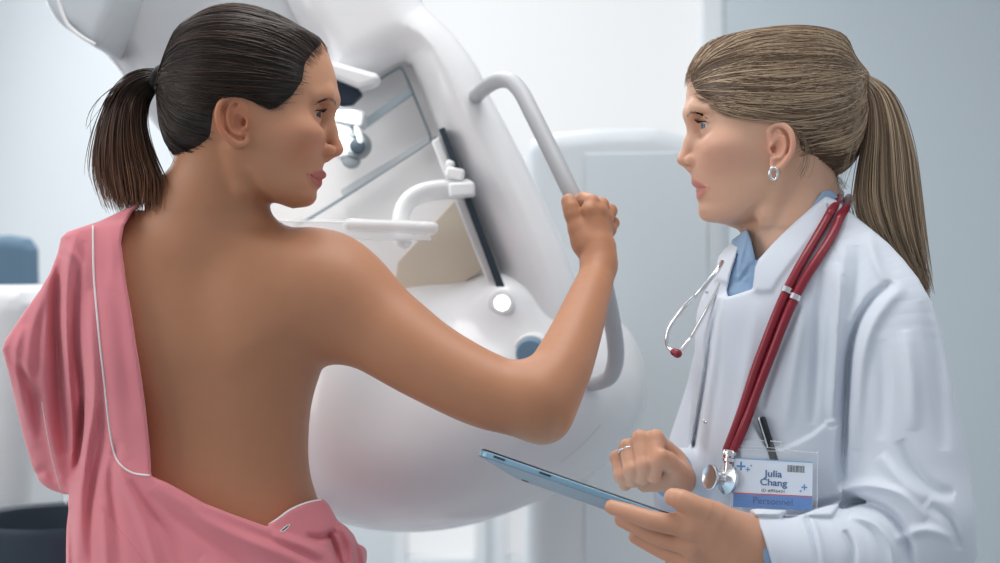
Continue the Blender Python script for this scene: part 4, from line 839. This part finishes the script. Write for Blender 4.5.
# pen
pa, pb = hp(761, 417, .0055), hp(768.5, 441, .0045); pen = empty('pen', tuple(pb), 'black pen clipped in the coat pocket above the name badge', 'pen')
ax = nrm(pa-pb); mb = MB(); L_ = np.linalg.norm(pa-pb)
mb.lathe(pb-ax*.05, ax, [(0, .0020), (.006, .0045), (.05+L_-.004, .0045), (.05+L_-.001, .0040), (.05+L_, .0024)], 24); mb.build('barrel', mat('black pen barrel', (.012, .014, .02), .25), pen)
off = np.array([-.0035, -.0045, 0]); tube('clip', [pa+off*.3, pa+off-ax*.002, pa+off-ax*.012, pb+off+ax*.002, pb+off-ax*.006], .0009, M['chrome'], pen, 20, 8)
# stethoscope: two tubes round the neck, chest piece low, earpieces hanging in front
steth = empty('stethoscope', tuple(P(780, 300, 1.46)), 'dark red stethoscope hanging round the neck over the white coat', 'stethoscope')
CT2 = Field(); CT2.add(CT.op(), 0); CT2.add(limb([q(812, 178, 1.60), q(800, 222, 1.60)], [.055, .056]), .0)
def surf_path(pts, lift, n=46):
    p = on(CT, pts, n, lift); 
    for _ in range(5): p[1:-1] = (p[:-2]+p[1:-1]*2+p[2:])/4
    return p
tl = [(833, 208), (823, 226), (812, 245), (799, 267), (787, 290), (776, 315), (766, 341), (755, 370), (746, 398), (737, 424), (727, 450)]
tr = [(842, 213), (834, 232), (823, 251), (809, 272), (795, 297), (784, 322), (774, 348), (763, 376), (753, 402), (744, 427), (733, 452)]
rT = .0050
for pts, ly, bk in ((tl, .0056, [(838, 200), (840, 194)]), (tr, .0056, [(847, 205), (849, 198)])):
    p = surf_path(pts, ly); p = np.vstack([[P(bk[1][0], bk[1][1], p[0, 1]+.09)], [P(bk[0][0], bk[0][1], p[0, 1]+.035)], p[1:]]); tube('rubber_tube', p, rT, M['red_rubber'], steth, 110, 14)
mb = MB(); c_ = (hp(788, 291, .0056)+hp(794, 295, .0056))/2; d_ = nrm(hp(782, 305, .0056)-hp(796, 283, .0056))
for a, b in (((787, 290), (776, 315)), ((795, 297), (784, 322))):
    c_ = hp(*a, .0056); d_ = nrm(hp(*b, .0056)-c_); mb.lathe(c_-d_*.003, d_, [(0, rT+.0002), (.0005, rT+.0013), (.0065, rT+.0013), (.007, rT+.0002)], 28)
mb.build('metal_collar', M['chrome'], steth)
c1 = hp(730, 452, .007); c2 = P(728, 468, c1[1]-.002); ax = nrm(c2-c1); mb = MB()
mb.lathe(c1-ax*.002, ax, [(0, .0068), (.002, .0078), (.005, .0078), (.0055, .0062), (.008, .0062), (.009, .0074), (.012, .0074), (.013, .0050), (.022, .0046), (.026, .0056)], 28); mb.build('stem', M['chrome'], steth)
for a, b in ((724, 456), (730, 457), (725, 462), (731, 463)): mb = MB(); mb.lathe(P(a, b, c1[1]-.0085), (0, -1, 0), [(0, .0012), (.001, .0010)], 10); mb.build('stem_hole', M['red_rubber'], steth)
cc = P(719.5, 478, c1[1]-.005); ax = nrm((-.88, -.45, .14)); mb = MB()
mb.lathe(cc, ax, [(-.0125, .0150), (-.0120, .0165), (-.0085, .0165), (-.0070, .0135), (-.003, .0075), (.003, .0070), (.0065, .0095), (.0095, .0125), (.0110, .0135), (.0130, .0135), (.0138, .0125), (.0128, .0110), (.0110, .0050)], 48); mb.build('chest_piece', mat('satin chrome', (.72, .73, .75), .24, metal=1), steth)
mb = MB(); mb.lathe(cc-ax*.0127, -ax, [(0, .0140), (.0006, .0138), (.0009, .002)], 40); mb.build('diaphragm', M['grey_pl'], steth)
tube('binaural', [P(722, 262, 1.50), P(717, 271, 1.478), P(700, 291, 1.475), P(685, 306, 1.49), P(671, 325, 1.50), P(667, 337, 1.50), P(668, 346, 1.50), P(674, 352, 1.495)], .0024, M['chrome'], steth, 60, 12)
tube('binaural', [P(730, 262, 1.56), P(712, 300, 1.55), P(697, 327, 1.55), P(690, 339, 1.55), P(684, 347, 1.54), P(679, 352, 1.53)], .0022, M['chrome'], steth, 50, 12)
tube('ear_tip', [P(674, 352, 1.495), P(677.5, 353.5, 1.493)], [.0042, .0050], M['red_rubber'], steth, 8, 14)
# jewellery
ec = P(773.5, 173.5, 1.519); mb = MB(); pts = [ec+np.array([.0046*math.cos(a), .0015*math.cos(a)-.001, -.0002+.0066*math.sin(a)]) for a in np.linspace(0, 2*math.pi, 40)]
mb.tube(pts, .0017, 12); er = mb.build('earring', M['chrome']); tag(er, 'small silver hoop earring in the lobe of the fair-haired person', 'earring')
mb = MB(); rc = P(627.8, 452, 1.5055); dd = nrm(P(631, 470, 1.490)-P(627.5, 447.5, 1.508)); uu = nrm(np.cross(dd, (0, 1, 0))); ww = np.cross(dd, uu)
mb.tube([rc+(uu*math.cos(a)+ww*math.sin(a))*.0096 for a in np.linspace(0, 2*math.pi, 48)], .0011, 10); rg = mb.build('ring', M['chrome']); tag(rg, 'slim silver ring on the finger of the hand above the tablet', 'ring')
# ---------------------------------------------------------------- room shell
def wallbox(name, lo, hi, m):
    mb = MB(); lo = np.array(lo); hi = np.array(hi); mb.box((lo+hi)/2, hi-lo); o = mb.build(name, m, None, smooth=False); o['kind'] = 'structure'; return o
wm = mat('pale grey wall paint', (.62, .66, .68), .8, bump=.05, bscale=200); fm = mat('light vinyl floor', (.50, .54, .57), .35, var=.03, vscale=4); cm = mat('white ceiling paint', (.80, .81, .82), .9)
XL, XR, YB, ZT = -2.3, 2.15, 4.6, 2.9
wallbox('floor', (XL-.1, -.8, -.1), (XR+.1, YB+.1, 0), fm); wallbox('ceiling', (XL-.1, -.8, ZT), (XR+.1, YB+.1, ZT+.1), cm)
wallbox('wall_left', (XL-.1, -.8, 0), (XL, YB, ZT), wm); wallbox('wall_right', (XR, -.8, 0), (XR+.1, YB, ZT), wm)
wx0, wx1 = X(395, YB), X(712, YB); z0, z1 = .45, 2.62
wallbox('wall_back', (XL, YB, 0), (wx0, YB+.12, ZT), wm)
for n_, lo, hi in (('wall_back', (wx1, YB, 0), (XR, YB+.12, ZT)), ('wall_back', (wx0, YB, 0), (wx1, YB+.12, z0)), ('wall_back', (wx0, YB, z1), (wx1, YB+.12, ZT))): wallbox(n_, lo, hi, wm)
day = mat('bright frosted daylight pane', (.2, .2, .2), .6, emit=(.96, .98, 1.0), estr=.67)
fr = mat('white window frame', (.74, .77, .79), .5)
def window(n_, x0, x1, za, zc_, em=day):
    g = MB(); g.box(((x0+x1)/2, YB+.07, (za+zc_)/2), (x1-x0, .01, zc_-za)); g = g.build('window_%d' % n_, em, None, smooth=False); g['kind'] = 'structure'
    mb = MB()
    for x_ in (x0+.02, x1-.02): mb.box((x_, YB+.03, (za+zc_)/2), (.04, .08, zc_-za))
    for z_ in (za+.02, zc_-.02): mb.box(((x0+x1)/2, YB+.03, z_), (x1-x0-.08, .08, .04))
    mb.build('window_frame', fr, g, .004, 2, smooth=False)
zm = Z(470, YB)
window(1, wx0, wx1, zm, z1); window(2, wx0, X(487, YB), z0, zm); window(3, X(496, YB), X(603, YB), z0, zm, mat('dimmer frosted pane', (.2, .2, .2), .6, emit=(.94, .96, 1.0), estr=.58))
wallbox('wall_back', (X(487, YB), YB, z0), (X(496, YB), YB+.12, zm), wm); wallbox('wall_back', (X(603, YB), YB, z0), (wx1, YB+.12, zm), wm)
# door on the right of the back wall
dx0, dx1 = X(722, YB), X(722, YB)+.95
mb = MB(); mb.box(((dx0+dx1)/2, YB-.012, 1.28), (dx1-dx0, .024, 2.56)); dr = mb.build('door_1', mat('grey door laminate', (.58, .64, .68), .6), None, .004, 2, smooth=False); dr['kind'] = 'structure'
mb = MB(); mb.lathe((dx0+.06, YB-.03, 1.02), (0, -1, 0), [(0, .02), (.01, .02), (.012, .01), (.04, .01), (.045, .022), (.06, .026), (.072, .018)], 24); mb.build('door_handle', mat('brass', (.45, .27, .10), .3, metal=1), dr)
mb = MB()
for lo, hi in (((dx0-.07, YB-.03, 0), (dx0, YB, 2.64)), ((dx1, YB-.03, 0), (dx1+.07, YB, 2.64)), ((dx0, YB-.03, 2.56), (dx1, YB, 2.64))): mb.box((np.array(lo)+hi)/2, np.array(hi)-lo)
t_ = mb.build('trim_1', fr, None, .004, 2, smooth=False); t_['kind'] = 'structure'
for n_, lo, hi in (('baseboard_left', (XL, -.8, 0), (XL+.015, YB, .1)), ('baseboard_right', (XR-.015, -.8, 0), (XR, YB, .1)), ('baseboard_back', (XL, YB-.015, 0), (dx0-.08, YB, .1))): wallbox(n_, lo, hi, fr)
# ---------------------------------------------------------------- the mammography unit
unit = empty('mammography_unit', (X(470, 2.2), 2.2, 0), 'large white mammography x-ray unit with tilted curved arm and grab bar', 'x-ray machine')
class Flat:                                                         # outline at a given distance, extruded in depth with rounded edges
    def __init__(s, pts, Y, pad=60, smooth=True):
        if smooth: pts = catmull(np.array(list(pts)+[pts[0]], float), len(pts)*6)[:-1]
        a = np.array(pts); s.m = Map(int(a[:, 0].min()-pad), int(a[:, 1].min()-pad), int(a[:, 0].max()+pad), int(a[:, 1].max()+pad)); s.m.a = s.m.poly([tuple(p) for p in pts])*Y/F_PX; s.Y = Y
        s.x = (X(a[:, 0].min(), Y), X(a[:, 0].max(), Y)); s.z = (Z(a[:, 1].max(), Y), Z(a[:, 1].min(), Y))
    def op(s, y0, y1, r):
        def f(p):
            qq = p.copy(); sc = s.Y/p[:, 1]; qq[:, 0] = p[:, 0]/sc; qq[:, 2] = CAMZ+(p[:, 2]-CAMZ)/sc
            d2 = s.m.sample(qq)                                      # same world outline at every depth
            dy = np.maximum(y0-p[:, 1], p[:, 1]-y1); a = d2+r; b = dy+r
            return np.minimum(np.maximum(a, b), 0)+np.sqrt(np.maximum(a, 0)**2+np.maximum(b, 0)**2)-r
        return Op(f, (s.x[0], y0, s.z[0]), (s.x[1], y1, s.z[1]))
def sdf_obj(name, F, v, m, parent, lo=None, hi=None, pad=.02):
    lo = np.array(F.lo)-pad if lo is None else lo; hi = np.array(F.hi)+pad if hi is None else hi
    V, Fc, N = field_mesh(F, [(lo, hi, v, None)]); return link_mesh(name, V, Fc, m, parent, normals=N)
YM = 2.0
arm = Flat([(424, 2), (452, 30), (476, 62), (490, 92), (506, 122), (528, 165), (548, 208), (566, 250), (582, 300), (590, 350), (585, 400), (560, 440), (520, 440), (505, 380), (507, 300), (502, 288), (440, 134), (431, 112), (416, 74), (404, 58), (370, 74), (340, 92), (322, 84), (312, 50), (282, 0), (278, -80), (330, -130), (380, -80)], YM, smooth=True)
G = Field(); G.add(arm.op(1.98, 2.42, .055), 0); sdf_obj('arm', G, .006, M['plastic'], unit)
# rounded detector housing below
G = Field(); G.add(ell(q(452, 392, 2.16), (.275, .26, .180)), 0); G.add(ell(q(502, 308, 2.02), (.052, .060, .050)), .05); G.add(ell(q(395, 440, 2.08), (.20, .20, .125)), .08); G.add(ell(q(555, 380, 2.15), (.125, .19, .12)), .08)
G.add(ell(q(340, 400, 2.0), (.075, .12, .125)), .06)
sdf_obj('detector_housing', G, .006, M['plastic'], unit)
# seam line round the housing, button and dial on it
hs = lambda px, py, lift=0: hit(G, px, py, 1.4, 2.6, lift)[0]
tube('seam', on(G, [(560, 462), (580, 446), (600, 425)], 16, -.001, 1.4, 2.6), .0014, M['grey_pl'], unit, 20, 8)
c = hs(502, 303); mb = MB(); mb.lathe(c+np.array([0, .004, 0]), (-.1, -1, .1), [(0, .019), (.006, .019), (.008, .0165), (.008, .012)], 32); bt = mb.build('button', M['plastic2'], unit)
mb = MB(); mb.lathe(c+np.array([0, -.0035, 0]), (-.1, -1, .1), [(0, .0115), (.0015, .0105), (.002, .004)], 24); mb.build('button_lamp', mat('lit white button', (1, 1, 1), .4, emit=(1, 1, 1), estr=2.2), bt)
c = hs(532, 352); mb = MB(); mb.lathe(c+np.array([0, .0, 0]), (-.15, -1, -.1), [(-.02, .021), (.012, .021), (.016, .018), (.017, .010)], 32); mb.build('dial', mat('slate blue dial', (.16, .27, .38), .35), unit)
mb = MB(); mb.lathe(c+np.array([0, .004, 0]), (-.15, -1, -.1), [(-.02, .026), (.006, .026), (.008, .024), (.008, .02)], 32); mb.build('dial_collar', M['plastic2'], unit)
# curved grab bar
def mpath(pts): return [P(*p) for p in pts]
gb = tube('grab_bar', mpath([(476, 96, 1.99), (486, 87, 1.93), (498, 80.5, 1.87), (510, 81, 1.83), (521, 92, 1.80), (532, 113, 1.775), (549, 147, 1.745), (567, 184, 1.715), (579, 209, 1.703), (590, 236, 1.70), (600, 268, 1.71), (609, 305, 1.73), (615, 340, 1.76), (615.5, 360, 1.79), (611, 375, 1.83), (602, 381, 1.88), (590, 384, 1.97)]), .0107, mat('grey rubberised bar', (.42, .43, .45), .45), unit, 90, 20)
# inside of the C: back panel, beige shield, frame and slot
def panel3(name, pts, Y, th, m, parent, bevel=.002):
    mb = MB(); a = [P(px, py, Y) for px, py in pts]; mb.prism(a, [p+np.array([0, th, 0]) for p in a]); return mb.build(name, m, parent, bevel, 2, smooth=False)
panel3('inner_panel', [(255, 60), (425, 66), (500, 290), (500, 330), (250, 330)], 2.07, .03, mat('white inner panel', (.90, .90, .90), .5), unit)
panel3('beige_shield', [(398, 262), (462, 192), (484, 240), (486, 268), (430, 306), (392, 300)], 2.06, .02, mat('beige lead acrylic', (.74, .64, .52), .3, alpha=.75), unit)
rail = panel3('rail', [(431, 141), (440, 136), (500, 286), (490, 290)], 1.985, .03, M['plastic2'], unit, .003)
panel3('slot', [(438.5, 129), (444.5, 127), (505, 287), (498, 291)], 1.972, .03, M['dark'], unit, .001)
fgm = M['grey_pl']
tube('paddle_frame', mpath([(296, 226, 2.04), (330, 206, 2.04), (428, 143, 2.04), (430.5, 139, 2.04), (428, 130, 2.04), (405, 74, 2.04), (401, 69, 2.04), (396, 69.5, 2.04), (362, 91, 2.04), (340, 106, 2.04)]), .0021, mat('steel grey frame', (.30, .36, .40), .35, metal=.5), unit, 140, 8)
panel3('cross_bar', [(361, 121), (409, 87), (413, 94), (364, 129)], 2.03, .012, mat('blue grey strap', (.42, .50, .55), .4), unit)
panel3('lower_bar', [(340, 190), (428, 136), (431, 142), (343, 197)], 2.035, .012, fgm, unit)
panel3('lower_edge', [(286, 246), (370, 176), (371, 178.5), (288, 249)], 2.075, .01, fgm, unit)
# collimator behind the face
cb = MB(); cb.box(P(350, 118, 1.98), (.045, .06, .022), rotY(12)); cb.box(P(345, 138, 1.99), (.030, .05, .060), rotY(-12)); cb.box(P(358, 128, 1.97), (.010, .03, .05), rotY(-14)); cb.build('collimator_bracket', M['grey_pl'], unit, .005, 3)
cb = MB(); cb.lathe(P(358, 146, 1.99), (-.1, -1, 0), [(0, .020), (.02, .020), (.026, .017), (.026, .012), (.020, .011)], 32); cb.lathe(P(352, 160, 1.99), (0, -1, 0), [(0, .013), (.02, .013), (.022, .010)], 24); cb.build('collimator_lens', mat('dark grey lens ring', (.18, .21, .23), .3), unit)
mb = MB(); mb.lathe(P(357.5, 146, 1.962), (-.1, -1, 0), [(0, .011), (.004, .010), (.005, .004)], 24); mb.build('lens_glass', M['dark'], unit)
panel3('collimator_opening', [(330, 74), (352, 80), (362, 94), (352, 104), (330, 106)], 1.965, .02, mat('dark navy recess', (.01, .02, .04), .5), unit, .001)
panel3('collimator_lip', [(322, 58), (380, 74), (376, 83), (358, 88), (324, 74)], 1.955, .05, M['plastic2'], unit, .008)
l = area('collimator_lamp', tuple(P(335, 112, 1.93)), tuple(P(330, 300, 2.0)), .06, .25, (1, .99, .96)); l.parent = unit; l.matrix_parent_inverse = Matrix.Translation(-Vector(unit.location))  # small light added to brighten the dark recess of the unit
# compression paddle
pd = MB(); 
a = [P(268, 222, 1.93), P(335, 217, 2.02), P(434, 219, 2.02), P(432, 240, 1.93)]; 
for z_ in (0,): pd.prism([P(276, 238, 1.80), P(430, 241, 1.80), P(430, 236, 2.04), P(300, 233, 2.04)], [P(276, 236, 1.80), P(430, 239, 1.80), P(430, 234, 2.04), P(300, 231, 2.04)])
for l in ([(276, 238), (272, 222), (280, 219)], ): pass
def wallp(p0, p1, h, t=.0016): u = np.array(p1)-np.array(p0); n_ = nrm(np.cross(u, (0, 0, 1)))*t; p0 = np.array(p0); p1 = np.array(p1); up = np.array([0, 0, h]); pd.prism([p0, p1, p1+up, p0+up], [p0+n_, p1+n_, p1+n_+up, p0+n_+up])
c0, c1_, c2_, c3 = P(276, 238, 1.80), P(430, 241, 1.80), P(430, 236, 2.04), P(300, 233, 2.04)
wallp(c0, c1_, .022); wallp(c1_, c2_, .022); wallp(c3, c2_, .022); wallp(c0, c3, .022)
clearp = mat('clear acrylic paddle', (.93, .95, .97), .06, alpha=.32, spec=.7)
pd.build('compression_paddle', clearp, unit, .0006, 2)
tube('paddle_rim', [c0+np.array([0, 0, .022]), c1_+np.array([0, 0, .022])], .0012, mat('acrylic edge', (.9, .93, .95), .15, alpha=.7), unit, 20, 8, rounded=False)
tube('paddle_handle', mpath([(350, 225, 1.79), (380, 226, 1.79), (432, 228, 1.79)]), .0085, mat('milky acrylic bar', (.86, .87, .88), .15, alpha=.55), unit, 20, 16)
tube('paddle_arm', mpath([(404, 240, 1.92), (400, 222, 1.93), (406, 204, 1.94), (420, 194, 1.95), (440, 190, 1.96), (466, 189, 1.97)]), .011, mat('milky white arm', (.88, .89, .90), .25, alpha=.7), unit, 50, 14, flat=1.6)
mb = MB(); mb.box(P(462, 190, 1.955), (.036, .04, .020), rotY(-3)); mb.box(P(455, 174, 1.96), (.026, .03, .016), rotY(12)); mb.box(P(450, 165, 1.965), (.012, .03, .012), rotY(22)); mb.build('carriage', M['plastic2'], unit, .004, 3)
# tube head and face shield at the top left
G2 = Field(); G2.add(Flat([(100, -80), (91, 0), (89, 30), (104, 50), (122, 72), (142, 108), (180, 148), (230, 160), (300, 120), (332, 90), (352, 50), (346, -80)], 2.06).op(2.01, 2.40, .05), 0); sdf_obj('tube_head', G2, .006, mat('pale grey enamel', (.52, .54, .56), .35), unit)
G3 = Field(); G3.add(Flat([(50, -90), (57, -10), (61, 12), (70, 28), (82, 38), (94, 44), (104, 52), (118, 48), (140, -20), (130, -90)], 1.98).op(1.90, 2.20, .02), 0); sdf_obj('face_shield', G3, .0045, M['grey_pl'], unit)
tube('shield_rim', mpath([(56, -20, 1.90), (58.5, 0, 1.90), (63, 15, 1.90), (70, 27, 1.90), (82, 37, 1.90), (94, 44, 1.90)]), .0026, M['plastic'], unit, 40, 8)
tube('head_rim', mpath([(88, 30, 2.05), (97, 41, 2.04), (108, 54, 2.04), (118, 66, 2.04), (127, 79, 2.04), (137, 97, 2.05)]), .0024, M['plastic'], unit, 40, 8)  # white tube stands in for the bright highlight along the head's edge
# column that carries the arm, and its foot
G4 = Field(); G4.add(Flat([(528, 150), (532, 138), (556, 131), (600, 127), (655, 126), (690, 134), (722, 150), (732, 170), (732, 1060), (528, 1060)], 2.6, smooth=False).op(2.6, 3.0, .035), 0); sdf_obj('column', G4, .010, mat('grey blue enamel', (.62, .66, .69), .4), unit)
mb = MB(); mb.prism([P(585, 153, 2.592), P(708, 151, 2.592), P(708, 1000, 2.592), P(585, 1000, 2.592)], [P(585, 153, 2.592)+np.array([0, .02, 0]), P(708, 151, 2.592)+np.array([0, .02, 0]), P(708, 1000, 2.592)+np.array([0, .02, 0]), P(585, 1000, 2.592)+np.array([0, .02, 0])]); mb.build('column_cover', mat('grey blue cover', (.60, .65, .68), .45), unit, .004, 3, smooth=False)
mb = MB(); mb.box((X(560, 2.5), 2.6, .05), (.9, 1.0, .10)); mb.build('foot_plate', M['plastic2'], unit, .02, 4)
mb = MB(); mb.box((X(545, 2.4), 2.52, 1.22), (.16, .30, .16)); mb.build('pivot', M['plastic2'], unit, .03, 4)
# ---------------------------------------------------------------- furniture at the far left
ch = empty('office_chair', (X(0, 3.4), 3.4, 0), 'slate blue office chair behind the gown at far left', 'chair')
G5 = Field(); G5.add(Flat([(-52, 242), (-30, 236), (10, 235), (28, 238), (35, 248), (36, 300), (34, 330), (-50, 330)], 3.4, smooth=False).op(3.38, 3.45, .03), 0); sdf_obj('backrest', G5, .008, mat('slate blue fabric', (.10, .17, .24), .8), ch)
mb = MB(); mb.box((X(-8, 3.4), 3.22, .72), (.46, .46, .08)); mb.build('seat', mat('slate blue seat', (.10, .17, .24), .8), ch, .03, 4)
mb = MB(); mb.lathe((X(-8, 3.4), 3.25, .06), (0, 0, 1), [(0, .03), (.62, .03)], 20); mb.build('gas_column', M['dark'], ch)
mb = MB(); mb.box((X(-8, 3.4), 3.46, .95), (.06, .03, .55)); mb.build('back_post', M['dark'], ch)
for k in range(5): a = k*1.2566; mb = MB(); mb.box((X(-8, 3.4)+.15*math.cos(a), 3.25+.15*math.sin(a), .06), (.30, .05, .03), rotZ(math.degrees(a))); mb.lathe((X(-8, 3.4)+.29*math.cos(a)-.015*math.sin(a), 3.25+.29*math.sin(a)+.015*math.cos(a), .028), (-math.sin(a), math.cos(a), 0), [(0, .028), (.03, .028)], 16); mb.build('leg', M['dark'], ch)
co = empty('examination_couch', (X(-20, 2.5), 2.5, 0), 'white padded examination couch with rounded end, far left', 'couch')
G6 = Field(); G6.add(Flat([(-140, 292), (-60, 286), (5, 285), (24, 290), (34, 304), (36, 330), (34, 420), (30, 520), (-140, 520)], 2.5, smooth=False).op(2.45, 2.75, .06), 0); sdf_obj('head_section', G6, .009, M['plastic2'], co)
mb = MB(); mb.box((X(-52, 2.6), 2.6, .45), (.24, .24, .9)); mb.build('pedestal', M['grey_pl'], co, .02, 3)
bg = empty('waste_bin', (X(55, 2.2), 2.2, 0), 'dark navy open bin standing behind the pink gown at bottom left', 'bin')
mb = MB(); mb.lathe((X(48, 2.2), 2.25, .02), (0, 0, 1), [(0, .115), (.01, .12), (.985, .135), (.995, .138), (1.005, .135), (1.0, .128), (.95, .12)], 36); mb.build('body', mat('navy plastic', (.025, .04, .06), .5), bg)
